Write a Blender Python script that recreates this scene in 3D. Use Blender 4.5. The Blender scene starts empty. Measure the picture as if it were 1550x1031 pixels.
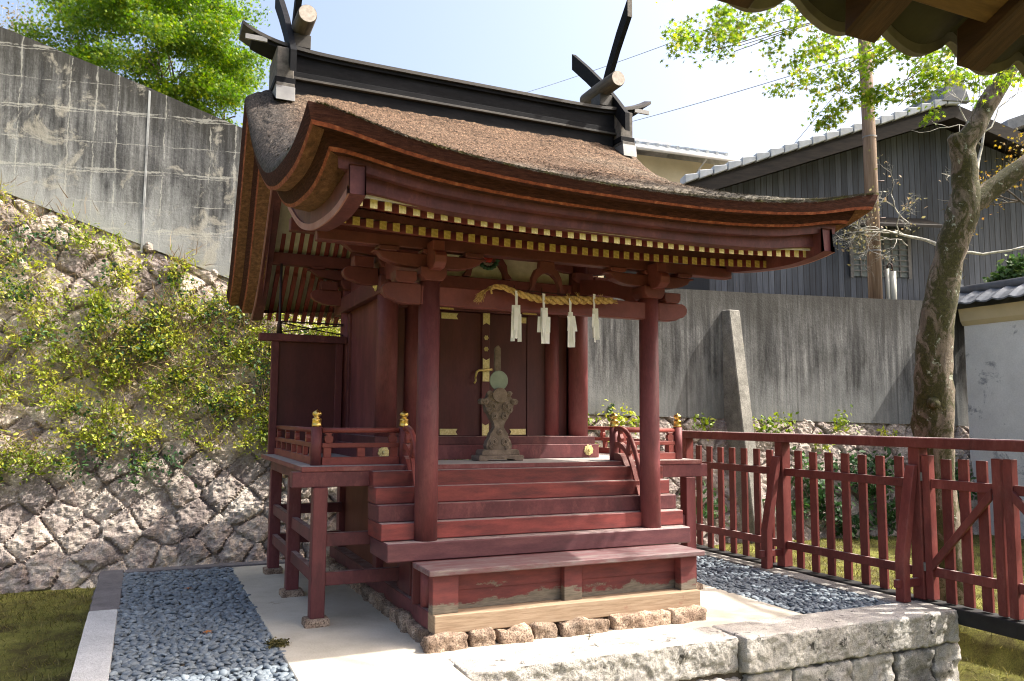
import bpy, bmesh, math, random
import numpy as np
from mathutils import Vector, Matrix
random.seed(7); RNG = np.random.default_rng(11)
SC = bpy.context.scene; COL = SC.collection

# ------------------------------------------------------------------ camera, sky, sun, exposure
cam_d = bpy.data.cameras.new("camera"); cam = bpy.data.objects.new("camera", cam_d); COL.objects.link(cam)
SC.camera = cam
cam_d.sensor_width = 36.0; cam_d.lens = 36.0 * 1225.25 / 1550.0
cam_d.clip_start = 0.05; cam_d.clip_end = 2000
_p, _y, _r = 0.0956, 0.42576, 0.00686
_F = Vector((math.sin(_y)*math.cos(_p), math.cos(_y)*math.cos(_p), math.sin(_p)))
_R0 = Vector((math.cos(_y), -math.sin(_y), 0)); _U0 = _R0.cross(_F)
_R = _R0*math.cos(_r) + _U0*math.sin(_r); _U = -_R0*math.sin(_r) + _U0*math.cos(_r)
_m = Matrix((( _R.x, _U.x, -_F.x, -2.86), (_R.y, _U.y, -_F.y, -5.62), (_R.z, _U.z, -_F.z, 1.5), (0, 0, 0, 1)))
cam.matrix_world = _m

SUN = Vector((0.80, -0.31, 1.0)).normalized()          # towards the sun
world = bpy.data.worlds.new("World"); SC.world = world; world.use_nodes = True
_nt = world.node_tree; _bg = _nt.nodes["Background"]
_sky = _nt.nodes.new("ShaderNodeTexSky"); _sky.sky_type = 'NISHITA'; _sky.sun_disc = False
_sky.sun_elevation = math.asin(SUN.z); _sky.sun_rotation = math.atan2(SUN.x, SUN.y)
_sky.air_density = 1.0; _sky.dust_density = 8.5; _sky.ozone_density = .6
_nt.links.new(_sky.outputs[0], _bg.inputs[0]); _bg.inputs[1].default_value = 0.15
sun_d = bpy.data.lights.new("sun", 'SUN'); sun_d.energy = 3.5; sun_d.angle = math.radians(0.55); sun_d.color = (1.0, 0.95, 0.86)
sun = bpy.data.objects.new("sun", sun_d); COL.objects.link(sun)
sun.location = SUN*40; sun.rotation_euler = SUN.to_track_quat('Z', 'Y').to_euler()
SC.render.engine = 'CYCLES'; SC.cycles.use_denoising = True; SC.cycles.filter_width = 1.1
SC.view_settings.view_transform = 'Standard'; SC.view_settings.look = 'None'
SC.view_settings.exposure = 1.48; SC.view_settings.gamma = 1.0

# ------------------------------------------------------------------ numpy noise
def _hash(ix, iy, iz):
    n = (ix*374761393 + iy*668265263 + iz*1274126177) & 0x7fffffff
    n = ((n ^ (n >> 13))*1103515245 + 12345) & 0x7fffffff
    n = ((n ^ (n >> 16))*69069 + 1) & 0x7fffffff
    return (n % 65536)/65535.0
def vnoise(p):
    p = np.asarray(p, float); i = np.floor(p).astype(np.int64); f = p-i; f = f*f*(3-2*f)
    out = 0
    for dx in (0, 1):
        wx = f[..., 0] if dx else 1-f[..., 0]
        for dy in (0, 1):
            wy = f[..., 1] if dy else 1-f[..., 1]
            for dz in (0, 1):
                wz = f[..., 2] if dz else 1-f[..., 2]
                out = out + wx*wy*wz*_hash(i[..., 0]+dx, i[..., 1]+dy, i[..., 2]+dz)
    return out*2-1
def fbm(p, octs=4, gain=.5):
    p = np.asarray(p, float); a = 1; s = 0
    for k in range(octs):
        s = s + a*vnoise(p*(2.03**k)+k*17.3); a *= gain
    return s
def sstep(a, b, x):
    t = np.clip((np.asarray(x, float)-a)/(b-a), 0, 1); return t*t*(3-2*t)

# ------------------------------------------------------------------ materials
def new_mat(name):
    m = bpy.data.materials.new(name); m.use_nodes = True
    nt = m.node_tree; return m, nt, nt.nodes["Principled BSDF"]
def N(nt, t, **kw):
    n = nt.nodes.new(t)
    for k, v in kw.items():
        if k.startswith('i_'): n.inputs[k[2:].replace('_', ' ')].default_value = v
        else: setattr(n, k, v)
    return n
def ramp(nt, src, stops):
    r = nt.nodes.new("ShaderNodeValToRGB"); e = r.color_ramp.elements
    while len(e) < len(stops): e.new(0.5)
    for k, (pos, c) in enumerate(stops):
        e[k].position = pos; e[k].color = (*c, 1) if len(c) == 3 else c
    nt.links.new(src, r.inputs[0]); return r.outputs[0]
def coords(nt, stretch=(1, 1, 1), rot=(0, 0, 0)):
    tc = nt.nodes.new("ShaderNodeTexCoord"); mp = nt.nodes.new("ShaderNodeMapping")
    mp.inputs['Scale'].default_value = stretch; mp.inputs['Rotation'].default_value = rot
    nt.links.new(tc.outputs['Object'], mp.inputs[0]); return mp.outputs[0]
def noise(nt, vec, scale, detail=5, rough=.6, dist=0):
    n = N(nt, "ShaderNodeTexNoise"); n.inputs['Scale'].default_value = scale
    n.inputs['Detail'].default_value = detail; n.inputs['Roughness'].default_value = rough
    n.inputs['Distortion'].default_value = dist
    nt.links.new(vec, n.inputs['Vector']); return n.outputs[0]
def mixc(nt, fac, a, b, mode='MIX'):
    n = nt.nodes.new("ShaderNodeMix"); n.data_type = 'RGBA'; n.blend_type = mode
    for s, v in ((0, fac), (6, a), (7, b)):
        if hasattr(v, 'is_output'): nt.links.new(v, n.inputs[s])
        else: n.inputs[s].default_value = v if s == 0 else (*v, 1)
    return n.outputs[2]
def math_(nt, op, a, b=0.0, clamp=False):
    n = nt.nodes.new("ShaderNodeMath"); n.operation = op; n.use_clamp = clamp
    for s, v in ((0, a), (1, b)):
        if hasattr(v, 'is_output'): nt.links.new(v, n.inputs[s])
        else: n.inputs[s].default_value = v
    return n.outputs[0]
def vary(nt, c, lo, hi):
    oi = nt.nodes.new("ShaderNodeObjectInfo")
    return mixc(nt, 1.0, c, ramp(nt, oi.outputs['Random'], [(0, (lo, lo, lo)), (1, (hi, hi*.98, hi*.97))]), 'MULTIPLY')
def bump(nt, bsdf, h, strength=.3, dist=.01):
    b = nt.nodes.new("ShaderNodeBump"); b.inputs['Strength'].default_value = strength; b.inputs['Distance'].default_value = dist
    nt.links.new(h, b.inputs['Height']); nt.links.new(b.outputs[0], bsdf.inputs['Normal'])
def attr(nt, name):
    a = nt.nodes.new("ShaderNodeAttribute"); a.attribute_name = name; return a
def pm(name, stops, scale=6, stretch=(1, 1, 1), rough=.7, metal=0, bstr=.25, bscale=60, bdist=.006, spec=.35,
       fine=None, rnd=None, dust=None, top=None, rot=(0, 0, 0), fade=None):
    """noise-ramped material; fine=(scale, amount) multiplies a fine grain, dust=(colour, low, high) lies on upward faces"""
    m, nt, b = new_mat(name)
    v = coords(nt, stretch, rot); n = noise(nt, v, scale)
    c = ramp(nt, n, stops)
    if fine:
        f = noise(nt, v, fine[0], 4, .7)
        g = ramp(nt, f, [(.3, (1-fine[1],)*3), (.7, (1+fine[1],)*3)])
        c = mixc(nt, 1.0, c, g, 'MULTIPLY')
    if fade:
        w = noise(nt, coords(nt, (1, 1, .45)), 7, 9, .78)
        c = mixc(nt, math_(nt, 'MULTIPLY', ramp(nt, w, [(.52, (0, 0, 0)), (.66, (1, 1, 1))]), .55), c, fade)
        w2 = noise(nt, coords(nt, (1.3, 1.3, .6)), 2.3, 8, .75)
        c = mixc(nt, math_(nt, 'MULTIPLY', ramp(nt, w2, [(.50, (0, 0, 0)), (.68, (1, 1, 1))]), .5), c, (.05, .024, .026))
    if fade or name.startswith(('brighter', 'dull', 'rail_red', 'dark_red', 'red_br')): c = vary(nt, c, .78, 1.18)
    if rnd:
        g = ramp(nt, attr(nt, 'rnd').outputs['Fac'], rnd)
        c = mixc(nt, 1.0, c, g, 'MULTIPLY')
    if dust:
        geo = nt.nodes.new("ShaderNodeNewGeometry"); sx = nt.nodes.new("ShaderNodeSeparateXYZ")
        nt.links.new(geo.outputs['Normal'], sx.inputs[0])
        d = noise(nt, v, 9, 6, .7)
        f = math_(nt, 'MULTIPLY', ramp(nt, sx.outputs[2], [(.75, (0, 0, 0)), (.97, (1, 1, 1))]), ramp(nt, d, [(dust[1], (0, 0, 0)), (dust[2], (1, 1, 1))]))
        c = mixc(nt, f, c, dust[0])
    nt.links.new(c, b.inputs['Base Color'])
    b.inputs['Roughness'].default_value = rough; b.inputs['Metallic'].default_value = metal
    b.inputs['Specular IOR Level'].default_value = spec
    if bstr: bump(nt, b, noise(nt, v, bscale, 6, .65), bstr, bdist)
    return m

MAT = {}
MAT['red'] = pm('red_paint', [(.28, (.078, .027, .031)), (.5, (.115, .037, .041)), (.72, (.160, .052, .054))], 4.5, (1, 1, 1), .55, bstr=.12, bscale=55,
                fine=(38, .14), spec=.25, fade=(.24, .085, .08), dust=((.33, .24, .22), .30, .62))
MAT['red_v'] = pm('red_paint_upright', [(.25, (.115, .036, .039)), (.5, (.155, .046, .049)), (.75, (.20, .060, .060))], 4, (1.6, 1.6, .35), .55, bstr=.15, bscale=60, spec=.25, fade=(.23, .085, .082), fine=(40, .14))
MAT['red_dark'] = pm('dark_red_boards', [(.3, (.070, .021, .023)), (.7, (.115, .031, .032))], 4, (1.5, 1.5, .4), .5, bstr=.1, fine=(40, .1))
def worn_red():
    m, nt, b = new_mat('worn_red_paint')
    v = coords(nt, (1, 1, 2.2)); n = noise(nt, v, 3.2, 9, .72)
    red = ramp(nt, noise(nt, coords(nt, (1, 1, 4)), 5, 6), [(.3, (.085, .018, .020)), (.7, (.185, .038, .035))])
    wood = ramp(nt, noise(nt, coords(nt, (2, 2, 14)), 6), [(.3, (.10, .085, .065)), (.7, (.22, .185, .14))])
    sx = nt.nodes.new("ShaderNodeSeparateXYZ"); nt.links.new(coords(nt), sx.inputs[0])
    low = math_(nt, 'MULTIPLY', math_(nt, 'SUBTRACT', .275, sx.outputs[2]), 3.0)
    low = math_(nt, 'MAXIMUM', low, -.09)
    f = math_(nt, 'ADD', n, low)
    c = mixc(nt, ramp(nt, f, [(.50, (0, 0, 0)), (.55, (1, 1, 1))]), red, wood)
    nt.links.new(c, b.inputs['Base Color']); b.inputs['Roughness'].default_value = .7
    bump(nt, b, n, .25, .004); return m
MAT['worn'] = worn_red()
def worn_wood():
    m, nt, b = new_mat('weathered_bare_wood')
    wood = ramp(nt, noise(nt, coords(nt, (1.2, 5, 16)), 5, 7, .65), [(.25, (.19, .125, .075)), (.5, (.30, .21, .135)), (.75, (.38, .29, .20))])
    red = (.20, .05, .045)
    c = mixc(nt, ramp(nt, noise(nt, coords(nt), 3.2, 8, .7), [(.60, (0, 0, 0)), (.70, (.8, .8, .8))]), wood, red)
    nt.links.new(c, b.inputs['Base Color']); b.inputs['Roughness'].default_value = .8
    bump(nt, b, noise(nt, coords(nt, (1.2, 5, 20)), 14, 6), .3, .004); return m
MAT['bare'] = worn_wood()
def bench_top():
    m, nt, b = new_mat('worn_bench_top')
    v = coords(nt, (1.5, 7, 7)); n = noise(nt, v, 3.0, 8, .7)
    c = ramp(nt, n, [(.32, (.13, .045, .05)), (.48, (.145, .075, .078)), (.58, (.165, .12, .12)), (.72, (.25, .195, .165))])
    nt.links.new(c, b.inputs['Base Color']); b.inputs['Roughness'].default_value = .75
    bump(nt, b, noise(nt, v, 15, 6), .3, .004); return m
MAT['bench'] = bench_top()
MAT['deck'] = pm('greyed_red_deck', [(.3, (.14, .04, .04)), (.5, (.19, .055, .052)), (.7, (.24, .11, .10))], 5, (1, 1, 1), .6, bstr=.2, fine=(40, .15), dust=((.36, .33, .31), .22, .42))
MAT['rail'] = pm('rail_red_paint', [(.3, (.16, .034, .030)), (.7, (.25, .062, .05))], 5, rough=.5, bstr=.1, fine=(45, .1), dust=((.36, .27, .24), .35, .7))
MAT['rail_pale'] = pm('pale_red_rim', [(.3, (.28, .11, .10)), (.7, (.40, .22, .20))], 5, rough=.6, bstr=.1)  # paler red for the rib along the barge board
MAT['rafter_red'] = pm('rafter_red_paint', [(.3, (.16, .03, .028)), (.7, (.24, .05, .045))], 5, rough=.55, bstr=.1)
MAT['pendant'] = pm('bright_red_pendant', [(.3, (.26, .03, .035)), (.7, (.34, .05, .05))], 5, rough=.5, bstr=.1)
MAT['under_board'] = pm('brown_red_board', [(.3, (.13, .04, .025)), (.7, (.19, .065, .04))], 4, (1, 1, .5), .7, bstr=.15)
MAT['tread_bright'] = pm('brighter_red_tread', [(.30, (.085, .026, .027)), (.48, (.16, .036, .034)), (.66, (.23, .050, .044))], 3.2, (1, 1, 5), .55, bstr=.15, fine=(40, .14), dust=((.34, .27, .255), .28, .5))
MAT['tread_dull'] = pm('dull_purple_tread', [(.30, (.085, .034, .040)), (.5, (.125, .045, .052)), (.7, (.175, .068, .070))], 3.2, (1, 1, 4), .5, bstr=.15, fine=(40, .12), dust=((.34, .27, .255), .28, .5))
MAT['joint'] = pm('white_joint_filler', [(.38, (.20, .20, .20)), (.62, (.50, .51, .51))], 7, (1, 1, .5), .8, bstr=.2)
MAT['bracket'] = pm('red_brackets', [(.3, (.11, .030, .029)), (.7, (.175, .047, .044))], 6, rough=.55, bstr=.1, fine=(45, .1))
MAT['soffit'] = pm('pale_soffit_board', [(.3, (.42, .38, .30)), (.7, (.58, .53, .44))], 5, (3, .6, 3), .8, bstr=.1)
MAT['gold'] = pm('gilt_metal', [(.3, (.62, .40, .09)), (.7, (.85, .60, .20))], 14, rough=.28, metal=1, bstr=.25, bscale=130, bdist=.003)
MAT['gilt_plate'] = pm('yellow_gilt_plate', [(.3, (.42, .30, .07)), (.7, (.70, .56, .22))], 60, rough=.45, metal=.35, bstr=.5, bscale=160, bdist=.002)
MAT['gilt_pale'] = pm('pale_gilt_plate', [(.3, (.55, .45, .17)), (.7, (.80, .70, .38))], 70, rough=.45, metal=.25, bstr=.5, bscale=170, bdist=.002)  # paler gilt for door fittings, medallions and flying rafter caps
MAT['black'] = pm('black_ridge_paint', [(.3, (.006, .0065, .008)), (.7, (.014, .0145, .017))], 5, (.6, 3, 3), .7, bstr=.1, spec=.08, fine=(30, .2))
MAT['ridge_cap'] = pm('weathered_ridge_cap', [(.3, (.016, .016, .016)), (.62, (.050, .044, .038)), (.8, (.10, .085, .07))], 4, (.8, 5, 5), .6, bstr=.2)
MAT['greywood'] = pm('grey_weathered_wood', [(.3, (.06, .055, .05)), (.7, (.16, .145, .13))], 6, (3, 3, 3), .8, bstr=.3)
MAT['metal_sheet'] = pm('pale_metal_plate', [(.3, (.15, .15, .15)), (.7, (.27, .265, .26))], 4, rough=.5, metal=.2, bstr=.1)
MAT['log'] = pm('dark_log', [(.3, (.045, .040, .034)), (.7, (.13, .11, .085))], 9, (3, .5, 3), .8, bstr=.4, bscale=40)
MAT['log_end'] = pm('sawn_log_end', [(.3, (.32, .28, .24)), (.7, (.50, .45, .40))], 30, rough=.8, bstr=.2)
def thatch_top():
    m, nt, b = new_mat('cypress_bark_thatch')
    v = coords(nt, (26, 9, 9)); n = noise(nt, v, 2.6, 6, .85); w = noise(nt, coords(nt), 1.6, 5, .6); f = noise(nt, coords(nt, (1, .5, .5)), 48, 4, .85)
    brown = ramp(nt, n, [(.33, (.014, .009, .006)), (.44, (.075, .047, .031)), (.54, (.155, .098, .064)), (.68, (.31, .215, .14))])
    grey = ramp(nt, n, [(.30, (.022, .020, .018)), (.48, (.12, .108, .085)), (.72, (.34, .315, .25))])
    crs = ramp(nt, noise(nt, coords(nt, (1.0, 17, 17)), 1.5, 4, .7), [(.36, (.58, .58, .58)), (.5, (1, 1, 1)), (.66, (1.3, 1.3, 1.3))])
    at = attr(nt, 'grey').outputs['Fac']
    fac = math_(nt, 'ADD', at, math_(nt, 'MULTIPLY', math_(nt, 'SUBTRACT', w, .5), 1.3), True)
    c = mixc(nt, fac, brown, grey)
    c = mixc(nt, 1.0, c, crs, 'MULTIPLY')
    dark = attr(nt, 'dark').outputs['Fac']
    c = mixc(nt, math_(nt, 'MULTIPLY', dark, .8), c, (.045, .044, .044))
    moss = attr(nt, 'moss').outputs['Fac']
    c = mixc(nt, math_(nt, 'MULTIPLY', moss, ramp(nt, noise(nt, coords(nt), 7, 5), [(.46, (0, 0, 0)), (.62, (1, 1, 1))])), c, (.12, .115, .022))
    c = mixc(nt, 1.0, c, ramp(nt, f, [(.36, (.28, .27, .26)), (.5, (.95, .95, .95)), (.66, (1.75, 1.75, 1.75))]), 'MULTIPLY')
    nt.links.new(c, b.inputs['Base Color']); b.inputs['Roughness'].default_value = .9; b.inputs['Specular IOR Level'].default_value = .2
    h = math_(nt, 'ADD', n, math_(nt, 'MULTIPLY', f, .6))
    bump(nt, b, h, .9, .02); return m
MAT['thatch'] = thatch_top()
MAT['thatch_edge'] = pm('cut_bark_edge', [(.3, (.030, .010, .007)), (.6, (.075, .026, .016)), (.8, (.12, .05, .03))], 8, (2, 2, 14), .9, bstr=.8, bscale=90, bdist=.012, spec=.15, fine=(70, .3))
MAT['edge_stripe'] = pm('orange_bark_stripe', [(.3, (.10, .022, .010)), (.55, (.25, .062, .024)), (.75, (.38, .15, .07))], 9, (3, 3, 4), .8, bstr=.4, bscale=60)
MAT['eave_wood'] = pm('tan_eave_board', [(.3, (.085, .036, .016)), (.55, (.19, .085, .038)), (.75, (.30, .15, .07))], 9, (3, 1.2, 5), .85, bstr=.8, bscale=50, bdist=.012, fine=(60, .3))
MAT['carved'] = pm('carved_grey_wood', [(.3, (.10, .075, .055)), (.7, (.25, .19, .145))], 12, rough=.8, bstr=.5, bscale=50, fine=(60, .2))
MAT['mirror'] = pm('tarnished_bronze', [(.3, (.16, .20, .15)), (.7, (.25, .29, .22))], 9, rough=.45, metal=.3, bstr=.1)
MAT['straw'] = pm('rice_straw', [(.3, (.30, .17, .05)), (.55, (.55, .36, .13)), (.8, (.72, .55, .26))], 30, (3, 1, 1), .75, bstr=.6, bscale=90)
MAT['paper'] = pm('white_paper', [(.3, (.70, .68, .64)), (.7, (.84, .83, .80))], 12, rough=.85, bstr=.1)
MAT['carve_green'] = pm('painted_green', [(.3, (.02, .06, .03)), (.7, (.05, .12, .07))], 20, rough=.6)
MAT['carve_red'] = pm('painted_scarlet', [(.3, (.30, .03, .02)), (.7, (.45, .05, .04))], 20, rough=.6)
MAT['iron'] = pm('dark_iron', [(.3, (.03, .02, .02)), (.7, (.06, .035, .03))], 10, rough=.6, metal=.5)
MAT['fence'] = pm('fence_red_paint', [(.3, (.115, .028, .026)), (.5, (.165, .042, .038)), (.75, (.22, .064, .056))], 4, (1.5, 1.5, .5), .5, bstr=.12, fine=(45, .14), spec=.25, fade=(.25, .10, .09), dust=((.40, .35, .34), .3, .6))
MAT['fence_sill'] = pm('black_sill', [(.3, (.012, .012, .013)), (.7, (.03, .03, .03))], 6, rough=.6, bstr=.2)
def speckle(name, stops, fine_stops, scale=3, fscale=140, bstr=.5, bscale=70, bdist=.006, lichen=None):
    m, nt, b = new_mat(name); v = coords(nt)
    c = ramp(nt, noise(nt, v, scale, 8, .7), stops)
    c = mixc(nt, 1.0, c, ramp(nt, noise(nt, v, fscale, 3, .8), fine_stops), 'MULTIPLY')
    if lichen:
        l = ramp(nt, noise(nt, v, lichen[1], 9, .75, .4), [(lichen[2], (0, 0, 0)), (lichen[2]+.07, (1, 1, 1))])
        c = mixc(nt, l, c, lichen[0])
    c = mixc(nt, 1.0, c, ramp(nt, attr(nt, 'rnd').outputs['Fac'], [(0, (.74, .73, .72)), (1, (1.25, 1.22, 1.2))]), 'MULTIPLY') if name.startswith('wall_stone') else c
    if name in ('tan_granite', 'grey_granite'): c = vary(nt, c, .68, 1.2)
    nt.links.new(c, b.inputs['Base Color']); b.inputs['Roughness'].default_value = .88; b.inputs['Specular IOR Level'].default_value = .25
    bump(nt, b, noise(nt, v, bscale, 8, .7), bstr, bdist); return m
MAT['granite'] = speckle('grey_granite', [(.28, (.14, .13, .12)), (.48, (.42, .40, .37)), (.70, (.54, .52, .485))], [(.35, (.55, .55, .55)), (.6, (1.2, 1.2, 1.2))], 3.5, bstr=.9, bscale=55, bdist=.012, lichen=((.045, .043, .038), 7, .57))
MAT['granite_dark'] = speckle('dark_stone_kerb', [(.3, (.11, .10, .105)), (.7, (.21, .195, .20))], [(.35, (.7, .7, .7)), (.6, (1.2, 1.2, 1.2))], 4)
MAT['granite_white'] = speckle('pale_granite', [(.3, (.42, .42, .42)), (.7, (.56, .56, .56))], [(.38, (.5, .5, .52)), (.55, (1.15, 1.15, 1.15))], 3, 170, .3)
MAT['pink_stone'] = speckle('tan_granite', [(.3, (.14, .092, .07)), (.5, (.33, .245, .19)), (.72, (.58, .47, .38))], [(.38, (.35, .32, .30)), (.55, (1.2, 1.2, 1.15))], 8, 85, .9, 60, .014)
MAT['paving'] = speckle('pale_mortar_paving', [(.3, (.36, .33, .275)), (.5, (.46, .425, .36)), (.7, (.53, .50, .44))], [(.3, (.85, .85, .84)), (.65, (1.08, 1.08, 1.08))], 1.8, 90, .25, 45, .004, lichen=((.30, .27, .215), 2.5, .62))
def wallstone():
    m, nt, b = new_mat('wall_stone_face'); v = coords(nt)
    base = ramp(nt, noise(nt, v, 5, 9, .72), [(.28, (.17, .14, .14)), (.45, (.34, .30, .285)), (.6, (.48, .445, .41)), (.78, (.62, .59, .53))])
    c = mixc(nt, 1.0, base, ramp(nt, noise(nt, v, 45, 5, .8), [(.3, (.6, .59, .58)), (.65, (1.28, 1.27, 1.25))]), 'MULTIPLY')
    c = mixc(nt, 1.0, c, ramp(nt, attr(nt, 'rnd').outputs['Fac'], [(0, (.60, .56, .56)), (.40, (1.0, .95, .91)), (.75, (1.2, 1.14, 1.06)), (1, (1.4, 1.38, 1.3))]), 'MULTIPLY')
    lich = ramp(nt, noise(nt, v, 9, 9, .8), [(.58, (0, 0, 0)), (.66, (1, 1, 1))])
    c = mixc(nt, math_(nt, 'MULTIPLY', lich, .6), c, (.66, .65, .57))
    dirt = ramp(nt, noise(nt, v, 2.2, 8, .75), [(.56, (0, 0, 0)), (.66, (1, 1, 1))])
    c = mixc(nt, math_(nt, 'MULTIPLY', dirt, .5), c, (.15, .12, .115))
    nt.links.new(c, b.inputs['Base Color']); b.inputs['Roughness'].default_value = .9; b.inputs['Specular IOR Level'].default_value = .2
    bump(nt, b, noise(nt, v, 38, 8, .75), .8, .02); return m
MAT['wallstone'] = wallstone()
def concrete(name, lines):
    m, nt, b = new_mat(name); v = coords(nt); q_ = 1.45 if lines else 1.0
    base = ramp(nt, noise(nt, coords(nt, (7, .35, 1)), 1.6, 7, .68), [(.25, (.028*q_, .028*q_, .030*q_)), (.42, (.060*q_, .060*q_, .062*q_)), (.55, (.115*q_, .115*q_, .115*q_)), (.70, (.19*q_, .19*q_, .19*q_)), (.88, (.32*q_, .31*q_, .30*q_))])
    fine = ramp(nt, noise(nt, coords(nt, (1.4, .7, 1)), 34, 6, .8), [(.3, (.62, .62, .61)), (.68, (1.3, 1.3, 1.28))])
    c = mixc(nt, 1.0, base, fine, 'MULTIPLY')
    sep = nt.nodes.new("ShaderNodeSeparateXYZ"); nt.links.new(v, sep.inputs[0])
    big = noise(nt, coords(nt, (.8, .45, 1)), 1.3, 7, .68, .5)
    c = mixc(nt, 1.0, c, ramp(nt, big, [(.34, (.50, .50, .49)), (.5, (.95, .95, .95)), (.66, (1.6, 1.6, 1.58))]), 'MULTIPLY')
    # dark algae hanging from the top, pale lime stains low down (heights in the wall's own frame, carried by an attribute)
    hh = attr(nt, 'hrel').outputs['Fac']     # 0 bottom .. 1 top
    n2 = noise(nt, coords(nt, (3.5, .6, 1)), 1.8, 8, .7)
    pale = ramp(nt, math_(nt, 'ADD', hh, math_(nt, 'MULTIPLY', math_(nt, 'SUBTRACT', n2, .5), 1.1)), [(.12, (1, 1, 1)), (.42, (0, 0, 0))])
    c = mixc(nt, math_(nt, 'MULTIPLY', pale, .8 if lines else .34), c, (.40, .41, .40) if lines else (.30, .31, .31))
    algae = ramp(nt, math_(nt, 'ADD', hh, math_(nt, 'MULTIPLY', math_(nt, 'SUBTRACT', noise(nt, coords(nt, (9, .8, 1)), 1.5, 8, .75), .5), 1.0)), [(.62 if not lines else .74, (0, 0, 0)), (.95, (1, 1, 1))])
    c = mixc(nt, math_(nt, 'MULTIPLY', algae, .75), c, (.040, .038, .033))
    if lines:
        wob = math_(nt, 'ADD', noise(nt, v, 2.6, 5, .7), math_(nt, 'MULTIPLY', noise(nt, v, 14, 6, .8), .35))
        for axis, per, wid, off in ((1, .37, .013, .06), (1, .74, .034, .21), (0, .55, .018, .1), (0, 1.65, .024, .35)):
            s = math_(nt, 'ADD', sep.outputs[axis], math_(nt, 'MULTIPLY', wob, .09))
            fr = math_(nt, 'FRACT', math_(nt, 'DIVIDE', math_(nt, 'ADD', s, 20+off), per))
            d = math_(nt, 'ABSOLUTE', math_(nt, 'SUBTRACT', fr, .5))
            wn = math_(nt, 'MULTIPLY', ramp(nt, noise(nt, v, 1.9+per, 8, .78), [(.44, (0, 0, 0)), (.68, (1, 1, 1))]), wid/per)
            msk = math_(nt, 'LESS_THAN', d, wn)
            c = mixc(nt, math_(nt, 'MULTIPLY', msk, .55), c, (.50, .49, .44))
        bl = ramp(nt, noise(nt, v, 1.7, 9, .7, .6), [(.555, (0, 0, 0)), (.61, (1, 1, 1))])
        c = mixc(nt, math_(nt, 'MULTIPLY', bl, .6), c, (.47, .44, .37))
    else:
        per = 1.9
        fr = math_(nt, 'FRACT', math_(nt, 'DIVIDE', math_(nt, 'ADD', sep.outputs[0], 20.3), per))
        msk = math_(nt, 'LESS_THAN', math_(nt, 'ABSOLUTE', math_(nt, 'SUBTRACT', fr, .5)), .008)
        c = mixc(nt, math_(nt, 'MULTIPLY', msk, .5), c, (.05, .05, .05))
        ef = ramp(nt, noise(nt, coords(nt, (4, 1.4, 1)), 1.5, 8, .8), [(.69, (0, 0, 0)), (.72, (1, 1, 1))])
        low = ramp(nt, hh, [(.1, (1, 1, 1)), (.45, (0, 0, 0))])
        c = mixc(nt, math_(nt, 'MULTIPLY', ef, low), c, (.66, .66, .66))
    nt.links.new(c, b.inputs['Base Color']); b.inputs['Roughness'].default_value = .9; b.inputs['Specular IOR Level'].default_value = .2
    bump(nt, b, noise(nt, v, 30, 9, .75), .5, .012); return m
MAT['conc_old'] = concrete('stained_concrete_lined', True)
MAT['conc'] = concrete('stained_concrete', False)
MAT['conc_plain'] = speckle('rough_concrete', [(.3, (.13, .125, .11)), (.55, (.25, .24, .215)), (.75, (.36, .35, .31))], [(.35, (.65, .65, .63)), (.6, (1.2, 1.2, 1.2))], 5, 70, .6, 40, .01, lichen=((.20, .17, .09), 5, .62))
MAT['plaster'] = speckle('grey_white_plaster', [(.3, (.58, .575, .56)), (.6, (.72, .715, .70)), (.8, (.78, .775, .76))], [(.3, (.9, .9, .9)), (.65, (1.05, 1.05, 1.05))], 1.6, 40, .15, 30, .004, lichen=((.28, .29, .31), 1.8, .57))
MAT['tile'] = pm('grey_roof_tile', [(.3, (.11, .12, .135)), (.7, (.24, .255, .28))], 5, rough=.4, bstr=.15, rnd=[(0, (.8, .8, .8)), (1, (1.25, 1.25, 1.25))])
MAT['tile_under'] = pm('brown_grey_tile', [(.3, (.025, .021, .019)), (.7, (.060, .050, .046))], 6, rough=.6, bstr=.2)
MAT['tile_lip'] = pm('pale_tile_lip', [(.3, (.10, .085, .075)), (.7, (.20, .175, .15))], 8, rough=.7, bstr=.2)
MAT['tile_silver'] = pm('silver_roof_tile', [(.3, (.30, .33, .36)), (.7, (.50, .53, .56))], 5, rough=.4, bstr=.1)  # paler silver tile for tile edges and the far cream house
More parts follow.
